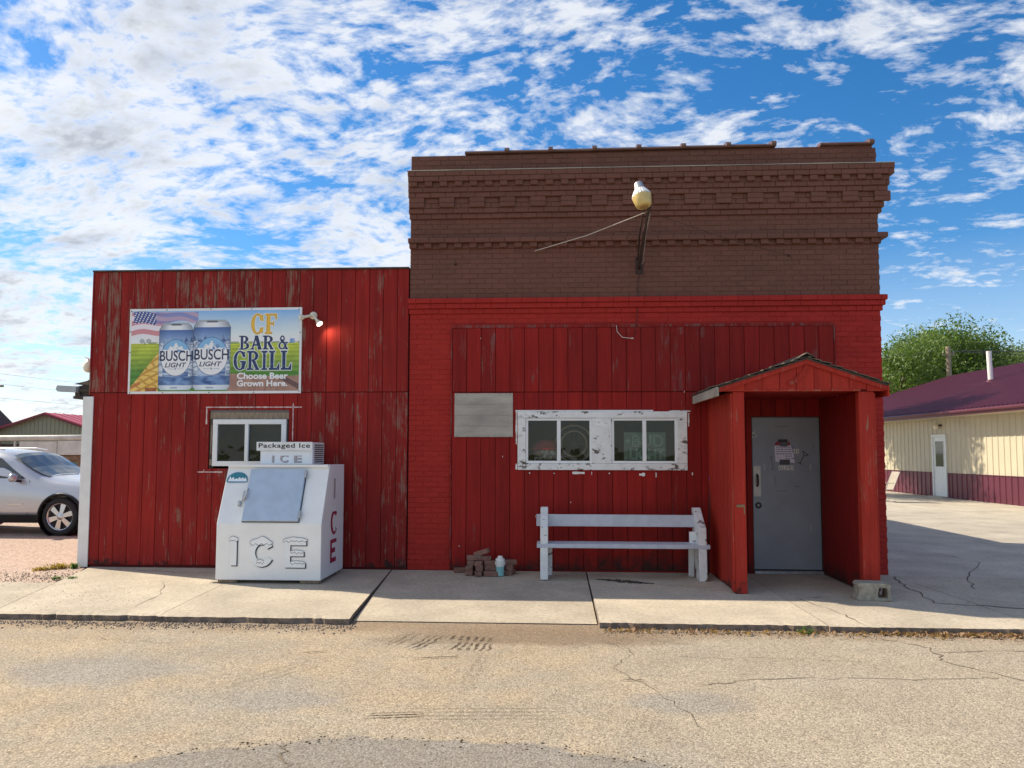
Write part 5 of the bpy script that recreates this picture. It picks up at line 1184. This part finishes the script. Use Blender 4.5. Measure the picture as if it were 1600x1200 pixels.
def rz_(x): return ze+(x+ov)*pitchA
y = ya-.4; RX = 7.75
while y < yb_+.5:
    e = min(y+.9, yb_+.6); m_ = MB(); pr = []; q = y
    while q < e-.001:
        f_ = min(q+.225, e); pr += [(q, 0), (f_-.085, 0), (f_-.062, .032), (f_-.03, .032), (f_-.008, 0)]; q = f_
    pr.append((e, 0))
    for (a, h0), (b_, h1) in zip(pr[:-1], pr[1:]): m_.quad((-ov, a, rz_(-ov)+h0), (RX, a, rz_(RX)+h0), (RX, b_, rz_(RX)+h1), (-ov, b_, rz_(-ov)+h1))
    m_.build('roof_panel', MAROON, rbd, recalc=False); y = e
m_ = MB(); m_.quad((RX, ya-.4, rz_(RX)), (RX+8.6, ya-.4, rz_(-ov)), (RX+8.6, yb_+.6, rz_(-ov)), (RX, yb_+.6, rz_(RX))); m_.build('rear_roof', MAROON, rbd)
box('fascia', -ov-.02, -ov+.02, ya-.4, yb_+.6, ze-.20, ze-.012, MAROON, rbd, .004); box('soffit', -ov+.02, .0, ya-.4, yb_+.6, ze-.20, ze-.185, TANPAN, rbd, .002)
MB().tube([(-ov-.06, ya-.4, ze-.07), (-ov-.06, yb_+.6, ze-.07)], .055, 8).build('gutter', MAROON, rbd)
m_ = MB(); m_.prism([(-ov, rz_(-ov)-.14), (RX, rz_(RX)-.14), (RX, rz_(RX)-.004), (-ov, rz_(-ov)-.004)], yb_+.57, yb_+.6, 'y'); m_.build('rake_trim', MAROON, rbd)
WD = pm('white_steel_door', (.72, .75, .74), .4, var=.05)
dr = empty('door', (0, DR[0], 0)); dr.parent = rbd; w_ = DR[1]-DR[0]
m_ = MB(); m_.box(-.05, .02, .0, .07, .02, 2.30, .004); m_.box(-.05, .02, w_-.07, w_, .02, 2.30, .004); m_.box(-.05, .02, .07, w_-.07, 2.22, 2.30, .004); m_.build('frame', WD, dr)
box('leaf', -.01, .02, .075, w_-.075, .03, 2.215, WD, dr); box('glass_lite', -.016, -.0105, .20, w_-.20, 1.12, 2.05, CARGLASS, dr, .002); box('step', -.25, .0, .0, w_, -.02, .03, CONC2, dr, .004)
m_ = MB(); m_.box(-.022, -.016, .19, .21, 1.10, 2.07); m_.box(-.022, -.016, w_-.21, w_-.19, 1.10, 2.07); m_.build('lite_trim', WD, dr)
lt = empty('wall_lamp', (14.33, 17.72, 2.62), label='small white wall lamp above the white door of the metal building', cat='lamp')
MB().lathe([(0, .10), (.07, .09), (.10, .03), (.09, -.04), (.04, -.08), (0, -.08)], 12, Matrix.Rotation(R(-30), 4, 'Y') @ Matrix.Translation((-.09, 0, 0))).build('shade', CREAM, lt, smooth=True)
box('bracket', -.01, .06, -.14, .20, -.02, .05, DARKMET, lt)
vp = empty('roof_vent', (18.3, 21.2, rz_(4.0)-.1), label='white vent pipe standing on the maroon roof', cat='vent')
MB().tube([(0, 0, 0), (-.04, 0, 1.35)], .10, 12).build('pipe', WPAINT, vp); MB().lathe([(.20, .0), (.16, .12), (.11, .16)], 12).build('flashing_boot', MAROON, vp)
pc = empty('patio_chair', (11.1, 15.0, 0), R(181), label='beige sling patio chair standing before the metal building wall', cat='chair')
FRM = pm('pale_chair_frame', (.55, .52, .46), .4, .3)
for s in (-.26, .26): MB().tube([(-.28, s, .02), (.30, s, .02), (.26, s, .40), (-.18, s, .42), (-.42, s, 1.0)], .014, 6).build('side_frame', FRM, pc)
m_ = MB()
for a, b_ in (((.28, .42), (-.18, .40)), ((-.18, .40), (-.42, 1.0))): m_.quad((a[0], -.25, a[1]), (a[0], .25, a[1]), (b_[0], .25, b_[1]), (b_[0], -.25, b_[1]))
m_.build('sling', pm('beige_sling', (.34, .30, .25), .7), pc)
for s in (-.28, .28): MB().tube([(-.22, s, .62), (.22, s, .63), (.26, s, .42)], .012, 6).build('armrest', FRM, pc)

# ------------------------------------------------------------------ trees, poles and wires
def tree_parts(seed, H, spread, nleaf, leafsize=.26):
    r_ = random.Random(seed); tr = MB(); cr_ = MB(); tips = []
    def grow(p, d, r0, L, lev):
        pts = [p]; q = p.copy(); dd_ = d.copy()
        for k in range(4): dd_ = (dd_+Vector((r_.gauss(0, .12), r_.gauss(0, .12), r_.gauss(.04, .08)))).normalized(); q = q+dd_*(L/4); pts.append(q.copy())
        tr.tube(pts, [r0*(1-.16*k) for k in range(5)], 7 if lev < 2 else 5, cap=lev == 0)
        if lev >= 3: tips.append((q, L)); tips.append((pts[2], L)); return
        for k in range(3 if lev else 5):
            a = r_.uniform(0, 6.28); t = r_.uniform(.55, 1.0) if lev else r_.uniform(.6, 1.0); base = pts[0].lerp(pts[-1], t) if t < 1 else pts[-1]; base = pts[min(4, int(t*4))]
            nd_ = (dd_*.75+Vector((math.cos(a)*spread, math.sin(a)*spread, r_.uniform(-.05, .5)))).normalized(); grow(base.copy(), nd_, r0*(1-.16*4*t)*.68, L*r_.uniform(.55, .78), lev+1)
    grow(Vector((0, 0, 0)), Vector((0, 0, 1)), H*.028, H*.42, 0)
    n = max(1, nleaf//len(tips))
    for c, L in tips:
        if r_.random() < .34: continue
        rad = H*.052*r_.uniform(.5, 1.5)
        for k in range(n):
            g_ = Vector((r_.gauss(0, 1), r_.gauss(0, 1), r_.gauss(0, .75))); g_ = g_*min(1, 1.7/max(g_.length, .01)); p = c+g_*rad; s = leafsize*r_.uniform(.4, 1.0)
            q = Quaternion((r_.gauss(0, 1), r_.gauss(0, 1), r_.gauss(0, 1), r_.gauss(0, 1))).normalized()
            cr_.add([p+q @ Vector(v) for v in ((-s, 0, 0), (0, -s*.42, .05*s), (s, 0, 0), (0, s*.42, .05*s))], [(0, 1, 2, 3)])
    return tr.mesh('trunk', BARK, True), cr_
variants = [tree_parts(s, 10, .85, 42000, .105) for s in (101, 202, 303)]
crowns = [c.mesh('crown', LEAF if i != 2 else LEAF2, recalc=False) for i, (_, c) in enumerate(variants)]
for (x, y, v, s, rz, lab) in [(22.5, 41, 0, 1.30, .3, 'leafy green tree just right of the brick corner, behind the metal roof'), (25.8, 43, 1, 1.40, 1.7, 'broad green tree left of the utility pole behind the metal roof'), (30.3, 45, 0, 1.58, 2.9, 'tallest green tree, right of the utility pole behind the roof'), (34.6, 46, 2, 1.42, .9, 'sparse pale green tree above the white vent pipe'), (39.5, 47, 1, 1.4, 4.2, 'thin tree with bare branches at the right edge of the picture'), (18.6, 44, 2, 1.1, 5.0, 'small green tree half hidden by the brick building corner'), (27.6, 50, 2, 1.4, 2.2, 'pale tree standing behind the broad green ones')]:
    t = empty('leafy_tree', (x, y, -.1), rz, label=lab, cat='tree', group='trees behind the metal building'); t.scale = (s, s, s*.98)
    inst('trunk', variants[v][0], t); inst('crown', crowns[v], t)
t = empty('shade_tree', (6.6, 22.4, -.1), 1.1, label='tree behind the brick building shading the metal building wall', cat='tree'); t.scale = (1.3, 1.3, 1.28)
inst('trunk', variants[1][0], t); inst('crown', crowns[1], t)
up = empty('utility_pole', (23.9, 35, -.1), label='weathered wooden utility pole in front of the trees', cat='utility pole')
MB().tube([(0, 0, 0), (0, 0, 8.1)], [.18, .14], 12).build('pole', POLEW, up); box('crossarm', -.35, .35, -.06, .06, 7.55, 7.66, POLEW, up)
for x in (-.3, .3): MB().lathe([(0, .14), (.03, .13), (.045, .05), (.03, 0)], 8, Matrix.Translation((x, 0, 7.68))).build('insulator', STEEL, up)
WIREM = pm('wire', (.10, .10, .11), .6)
def wire(x0, y0, z0, x1, y1, z1, sag, r0, lab):
    p = [(x0+(x1-x0)*t, y0+(y1-y0)*t, z0+(z1-z0)*t-sag*4*t*(1-t)) for t in [k/14 for k in range(15)]]
    o = MB().tube([(a-x0, b_-y0, c-z0) for a, b_, c in p], r0, 5).build('overhead_wire', WIREM, loc=(x0, y0, z0)); tag(o, lab, 'wire', 'overhead wires')
wire(24.7, 35, 7.75, 60, 30, 8.0, .5, .022, 'upper wire running right from the utility pole'); wire(24.2, 35, 7.70, 60, 33, 7.4, .6, .022, 'lower wire running right from the utility pole'); wire(23.1, 35, 7.72, 8, 40, 7.0, .3, .018, 'wire running left from the utility pole behind the bar')
up2 = empty('utility_pole', (-42.3, 34, -.1), label='utility pole at the far left with only its crossarm tip showing', cat='utility pole')
MB().tube([(0, 0, 0), (0, 0, 8.4)], [.18, .14], 12).build('pole', POLEW, up2); up2.location.x = -36.2
box('crossarm', -1.6, 1.9, -.06, .06, 5.72, 5.86, POLEW, up2)
for k, (z0, z1) in enumerate(((6.65, 5.2), (6.0, 4.5), (5.1, 3.9))): wire(-36.0, 34, z0, -10, 60, z1+1.2, .7, .008, ('topmost', 'middle', 'lowest')[k]+' thin wire crossing the sky left of the annex')

# ------------------------------------------------------------------ left background: shed with red roof, tan shed, trailer, old shed
rs = empty('red_roof_building', (-35.6, 40, -.1), label='sage metal building with bright red roof beyond the trailer', cat='building')
hw, ap, ev = 4.1, 4.38, 3.05
m_ = MB().prism([(-hw, 0), (hw, 0), (hw, ev), (0, ap-.04), (-hw, ev)], .0, 22, 'y'); m_.build('wall', SAGE, rs)
for k in range(27):
    x = -hw+.15+k*.3; zt_ = ap-.06-(ap-ev)*abs(x)/hw; box('wall_rib', x-.03, x+.03, -.03, .0, .0, zt_-.03, SAGE, rs, 0)
for s in (-1, 1):
    m_ = MB().prism([(0, ap), (0, ap+.06), (s*(hw+.35), ev-.10+.06), (s*(hw+.35), ev-.10)], -.35, 22.3, 'y'); ro = m_.build('roof', REDROOF, rs)
    MB().prism([(0, ap-.14), (0, ap+.002), (s*(hw+.37), ev-.105), (s*(hw+.37), ev-.245)], -.38, -.352, 'y').build('rake_trim', pm('dark_red_trim', (.12, .02, .03), .5), ro)
    for k in range(24): y = -.2+k*.95; m2 = MB().prism([(0, ap+.061), (0, ap+.085), (s*(hw+.34), ev-.015), (s*(hw+.34), ev-.04)], y, y+.06, 'y'); m2.build('roof_rib', REDROOF, ro)
ts = empty('tan_shed', (-24.0, 27, -.1), label='low tan metal shed with small window behind the trailer', cat='shed')
m_ = MB().box(0, 9, 0, 6, 0, 2.55); m_.build('wall', YELLOWISH, ts)
for k in range(36): x = .1+k*.25; box('wall_rib', x, x+.05, -.025, .0, 0, 2.3, YELLOWISH, ts, 0)
box('fascia', -.1, 9.1, -.12, -.03, 2.30, 2.66, pm('pale_fascia', (.55, .52, .33), .5), ts); box('roof', -.15, 9.15, -.1, 6.1, 2.665, 2.70, WPAINT, ts)
wv_ = box('window', 2.05, 2.75, -.05, -.026, 1.10, 1.58, CARGLASS, ts); m_ = MB(); m_.box(1.98, 2.82, -.07, -.03, 1.02, 1.10); m_.box(2.75, 2.82, -.07, -.03, 1.10, 1.7); m_.build('frame', WPAINT, wv_)
os_ = empty('old_shed', (-42.1, 38, -.1), label='dark weathered shed gable at the left edge of the picture', cat='shed')
m_ = MB().prism([(-2.4, 0), (2.2, 0), (2.2, 3.05), (0, 5.2), (-2.4, 3.05)], 0, 5, 'y'); m_.build('wall', OLDWOOD, os_)
for s in (-1, 1): MB().prism([(0, 5.21), (0, 5.30), (s*2.5, 2.95), (s*2.5, 2.86)], -.2, 5.2, 'y').build('roof', OLDWOOD, os_)
for k in range(9): box('clapboard', -2.35, 2.15, -.03, -.001, .3+k*.3, .56+k*.3, pm('grey_clapboard', (.12, .11, .10), .9) if k == 0 else bpy.data.materials['grey_clapboard'], os_, 0)
# gooseneck trailer
tr_ = empty('gooseneck_trailer', (-16.2, 11.5, 0), label='weathered white trailer with long top tube parked behind the silver car', cat='trailer')
def WT(m_, name, mat, **k):
    m_.v = [(x+16.2, y-11.5, z) for x, y, z in m_.v]; return m_.build(name, mat, tr_, **k)
WT(MB().tube([(-20.5, 11.3, 2.00), (-15, 11.3, 2.04), (-12.2, 11.3, 2.07)], .085, 12), 'top_tube', TRAILW, smooth=True)
WT(MB().box(-16.1, -14.92, 11.25, 11.30, 1.52, 1.93, .01), 'side_panel', TRAILW); WT(MB().box(-14.9, -12.3, 11.25, 11.30, 1.52, 1.95, .01), 'side_panel', TRAILW); WT(MB().box(-16.1, -12.3, 11.32, 12.9, 1.50, 1.54), 'deck', RUST)
WT(MB().box(-20.5, -12.2, 11.27, 11.40, 1.30, 1.49, .01), 'frame_beam', RUST); WT(MB().box(-20.5, -12.2, 12.8, 12.93, 1.34, 1.49, .01), 'frame_beam', RUST)
for k in range(9): x = -20.3+k*.5; WT(MB().box(x, x+.05, 11.28, 11.33, 1.49, 1.93), 'stake', RUST if k % 2 else TRAILW)
WT(MB().box(-20.5, -16.12, 11.29, 11.32, 1.72, 1.77), 'rail', TRAILW); WT(MB().box(-20.5, -16.12, 11.5, 12.7, 1.5, 1.85), 'load', OLDWOOD)
WT(MB().tube([(-14.45, 11.33, .10), (-14.2, 11.33, 1.34)], .06, 8), 'jack_leg', RUST); WT(MB().tube([(-14.6, 11.33, .75), (-14.05, 11.33, 1.34)], .05, 8), 'brace', TRAILW)
for x in (-19.4, -18.5):
    for y in (11.1, 12.9):
        o = WT(MB().lathe([(0, .11), (.24, .11), (.36, .09), (.38, .0), (.36, -.09), (.24, -.11), (0, -.11)], 22, Matrix.Translation((x, y, .38)) @ Matrix.Rotation(R(90), 4, 'X')), 'wheel', TYRE, smooth=True)
WT(MB().box(-19.0, -18.9, 11.0, 13.0, .33, 1.34), 'axle_hanger', RUST)

# ------------------------------------------------------------------ silver car
car = empty('parked_car', (-8.62, 4.62, -.012), label='silver sport utility car parked beside the annex', cat='car')
# stations: x back from nose (car looks +x, so local x = -d), section points (half width y, z)
st_ = [(0.00, [(.30, .36), (.50, .45), (.55, .60), (.52, .78), (.42, .86), (.25, .90), (0, .91)]),
       (0.12, [(.62, .28), (.80, .40), (.84, .62), (.80, .86), (.62, .93), (.35, .975), (0, .99)]),
       (0.45, [(.78, .26), (.90, .42), (.92, .68), (.87, .93), (.68, 1.01), (.38, 1.05), (0, 1.06)]),
       (0.95, [(.80, .26), (.92, .44), (.93, .74), (.88, 1.00), (.70, 1.075), (.40, 1.10), (0, 1.11)]),
       (1.35, [(.80, .26), (.92, .44), (.93, .76), (.89, 1.03), (.74, 1.12), (.42, 1.145), (0, 1.155)]),
       (1.65, [(.80, .26), (.92, .44), (.93, .77), (.895, 1.05), (.78, 1.26), (.46, 1.30), (0, 1.315)]),
       (2.05, [(.80, .26), (.92, .44), (.93, .78), (.90, 1.07), (.735, 1.52), (.45, 1.585), (0, 1.60)]),
       (2.40, [(.80, .26), (.92, .44), (.93, .79), (.90, 1.08), (.70, 1.62), (.43, 1.685), (0, 1.70)]),
       (3.20, [(.80, .26), (.92, .44), (.93, .80), (.90, 1.09), (.70, 1.645), (.43, 1.715), (0, 1.73)]),
       (4.00, [(.80, .26), (.92, .44), (.925, .82), (.89, 1.11), (.69, 1.60), (.43, 1.68), (0, 1.70)]),
       (4.40, [(.78, .30), (.90, .46), (.905, .84), (.86, 1.13), (.68, 1.50), (.42, 1.59), (0, 1.61)]),
       (4.62, [(.70, .36), (.84, .50), (.85, .82), (.80, 1.06), (.60, 1.20), (.36, 1.24), (0, 1.25)])]
vv = []; ff = []; n7 = 7
for d_, sec in st_:
    ring = [(-d_, -y, z) for y, z in sec]+[(-d_, y, z) for y, z in sec[-2::-1]]; vv += ring
M_ = 13
for i in range(len(st_)-1):
    for k in range(M_-1): ff.append((i*M_+k, i*M_+k+1, (i+1)*M_+k+1, (i+1)*M_+k))
    ff.append((i*M_+M_-1, i*M_, (i+1)*M_, (i+1)*M_+M_-1))
ff.append(tuple(range(M_))); ff.append(tuple((len(st_)-1)*M_+k for k in range(M_-1, -1, -1)))
m_ = MB().add(vv, ff); cb_ = m_.build('body', CARP, car)
sm_ = cb_.modifiers.new('s', 'SUBSURF'); sm_.levels = 2; sm_.render_levels = 2
cutters = []
for d_ in (.95, 3.80):
    for s in (-1, 1):
        c_ = MB().lathe([(0, .30), (.425, .30), (.425, -.30), (0, -.30)], 28, Matrix.Translation((-d_, s*.90, .37)) @ Matrix.Rotation(R(90), 4, 'X')).build('cutter', BLACK, car)
        bo = cb_.modifiers.new('c', 'BOOLEAN'); bo.object = c_; bo.operation = 'DIFFERENCE'; bo.solver = 'EXACT'; cutters.append(c_)
dg = bpy.context.evaluated_depsgraph_get(); dg.update(); nm = bpy.data.meshes.new_from_object(cb_.evaluated_get(dg)); cb_.modifiers.clear(); cb_.data = nm
for c_ in cutters: bpy.data.objects.remove(c_)
if not nm.materials: nm.materials.append(CARP)
while len(nm.materials) > 1: nm.materials.pop(index=1)
nm.materials[0] = CARP
nm.polygons.foreach_set('material_index', [0]*len(nm.polygons)); nm.polygons.foreach_set('use_smooth', [True]*len(nm.polygons)); nm.set_sharp_from_angle(angle=R(40))
def carside(name, pts, mat, off, par=car, both=True):
    """patch on the flank: pts (d,z) with the body half width interpolated"""
    def yw(d_, z):
        i = max(0, min(len(st_)-2, sum(1 for q in st_ if q[0] <= d_)-1)); t = (d_-st_[i][0])/(st_[i+1][0]-st_[i][0])
        sec = [((1-t)*a[0]+t*b_[0], (1-t)*a[1]+t*b_[1]) for a, b_ in zip(st_[i][1], st_[i+1][1])]
        for (y0, z0), (y1, z1) in zip(sec[:-1], sec[1:]):
            if z0 <= z <= z1: return y0+(y1-y0)*(z-z0)/(z1-z0+1e-9)
        return sec[0][0] if z < sec[0][1] else sec[-2][0]
    for s in (-1, 1):
        P = [(-d_, s*(yw(d_, z)*.985+off), z) for d_, z in pts]
        m_ = MB().add(P, [tuple(range(len(P)))[::(1 if s > 0 else -1)]]); m_.build(name, mat, par, recalc=False)
carside('side_window', [(1.72, 1.11), (2.02, 1.30), (2.30, 1.50), (2.50, 1.56), (2.86, 1.575), (2.90, 1.12)], CARGLASS, .012)
carside('side_window', [(2.98, 1.12), (2.96, 1.575), (3.55, 1.57), (3.72, 1.14)], CARGLASS, .012)
carside('side_window', [(3.80, 1.15), (3.65, 1.56), (4.05, 1.50), (4.25, 1.20)], CARGLASS, .012)
DL = pm('panel_gap', (.06, .06, .065), .6)
for d_ in (1.62, 2.93, 3.72): carside('door_seam', [(d_, .40), (d_+.008, .40), (d_+.008, 1.08), (d_, 1.08)], DL, .018)
carside('rocker_cladding', [(1.36, .24), (3.38, .24), (3.38, .40), (1.36, .40)], BLACK, .030); carside('nameplate', [(1.72, .60), (2.02, .60), (2.02, .625), (1.72, .625)], CHROME, .020)
for d_ in (.95, 3.80):
    for s in (-1, 1):
        pts = [(-d_+.44*math.cos(a), s*.925, .37+.44*math.sin(a)) for a in [R(-12)+R(204)*k/20 for k in range(21)]]
        MB().tube(pts, .030, 6).build('wheel_arch', BLACK, car, smooth=True)
        MB().lathe([(0, .2), (.42, .2), (.42, -.22)], 20, Matrix.Translation((-d_, s*.75, .38)) @ Matrix.Rotation(R(90 if s > 0 else -90), 4, 'X')).build('wheel_well', BLACK, car)
        w = empty('wheel', (-d_, s*.83, .375)); w.parent = car; F_ = Matrix.Rotation(R(90 if s < 0 else -90), 4, 'X')
        MB().lathe([(.265, -.10), (.345, -.105), (.372, -.07), (.375, .0), (.372, .07), (.345, .105), (.265, .10), (.255, .06)], 36, F_).build('tyre', TYRE, w, smooth=True)
        MB().lathe([(.262, .10), (.250, .095), (.240, .05), (.235, -.08)], 36, F_).build('rim', CHROME, w, smooth=True)
        m_ = MB()
        for k in range(6):
            a = k*math.pi/3+.3; ca_, sa_ = math.cos(a), math.sin(a); q = lambda r0, t0, h: F_ @ Vector((r0*ca_-t0*sa_, r0*sa_+t0*ca_, h))
            m_.add([q(.05, -.035, .085), q(.05, .035, .085), q(.245, .052, .075), q(.245, -.052, .075), q(.05, -.035, .03), q(.05, .035, .03), q(.245, .052, .03), q(.245, -.052, .03)], [(0, 1, 2, 3), (0, 4, 5, 1), (1, 5, 6, 2), (3, 2, 6, 7), (0, 3, 7, 4)])
        m_.build('spokes', CHROME, w); MB().lathe([(0, .095), (.06, .09), (.075, .07), (.075, .02)], 18, F_).build('hub_cap', CHROME, w, smooth=True)
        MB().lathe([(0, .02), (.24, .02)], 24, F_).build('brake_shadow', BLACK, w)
# windscreen and rear glass laid on the body
def slabglass(name, pts, mat):
    m_ = MB(); rows = pts; nn = len(rows[0])
    for r0, r1 in zip(rows[:-1], rows[1:]):
        for a in range(nn-1): m_.quad(r0[a], r0[a+1], r1[a+1], r1[a])
    m_.build(name, mat, car, smooth=True)
def surf(d_, fr):  # point on the top of the section, fr -1..1 across
    i = max(0, min(len(st_)-2, sum(1 for q in st_ if q[0] <= d_)-1)); t = (d_-st_[i][0])/(st_[i+1][0]-st_[i][0])
    sec = [((1-t)*a[0]+t*b_[0], (1-t)*a[1]+t*b_[1]) for a, b_ in zip(st_[i][1], st_[i+1][1])][4:]
    y = abs(fr)*sec[0][0]
    for (y0, z0), (y1, z1) in zip(sec[:-1], sec[1:]):
        if y1 <= y <= y0+1e-6: z = z0+(z1-z0)*(y0-y)/(y0-y1+1e-9); break
    else: z = sec[-1][1]
    return (-d_+.006, math.copysign(y, fr)*.99, z+.012)
slabglass('windscreen', [[surf(d_, f_) for f_ in (-.94, -.7, -.4, 0, .4, .7, .94)] for d_ in (1.38, 1.55, 1.7, 1.85, 2.0, 2.12)], WSHIELD)
MB().tube([(-1.36, -.70, 1.135), (-1.34, -.3, 1.165), (-1.34, .2, 1.17)], .012, 6).build('wiper', BLACK, car)
for s in (-1, 1):
    o = MB().lathe([(0, .12), (.06, .10), (.085, .02), (.08, -.06), (0, -.09)], 14, Matrix.Translation((-1.86, s*1.02, 1.13)) @ Matrix.Scale(.8, 4, (1, 0, 0)) @ Matrix.Rotation(R(90*s), 4, 'X')).build('mirror', CARP, car, smooth=True)
    MB().tube([(-1.80, s*.88, 1.06), (-1.84, s*.97, 1.07)], .025, 6).build('mirror_arm', BLACK, car)
    MB().tube([(-2.35, s*.64, 1.675), (-2.6, s*.65, 1.715), (-3.9, s*.65, 1.71), (-4.1, s*.63, 1.67)], .016, 6).build('roof_rail', CHROME, car)
    MB().tube([(-2.72, s*.945, .93), (-2.60, s*.955, .935)], .016, 6).build('door_handle', CHROME, car)
    MB().box(-.30, -.06, s*.60-.16, s*.60+.16, .70, .86, .03).build('headlight', pm('headlight_lens', (.6, .62, .65), .1), car); MB().box(-4.62, -4.50, s*.70-.1, s*.70+.1, .82, 1.05, .02).build('tail_light', REDROOF, car)
MB().box(-.06, .01, -.42, .42, .56, .84, .02).build('grille', BLACK, car); MB().box(-.16, .04, -.62, .62, .26, .40, .03).build('front_bumper', BLACK, car)
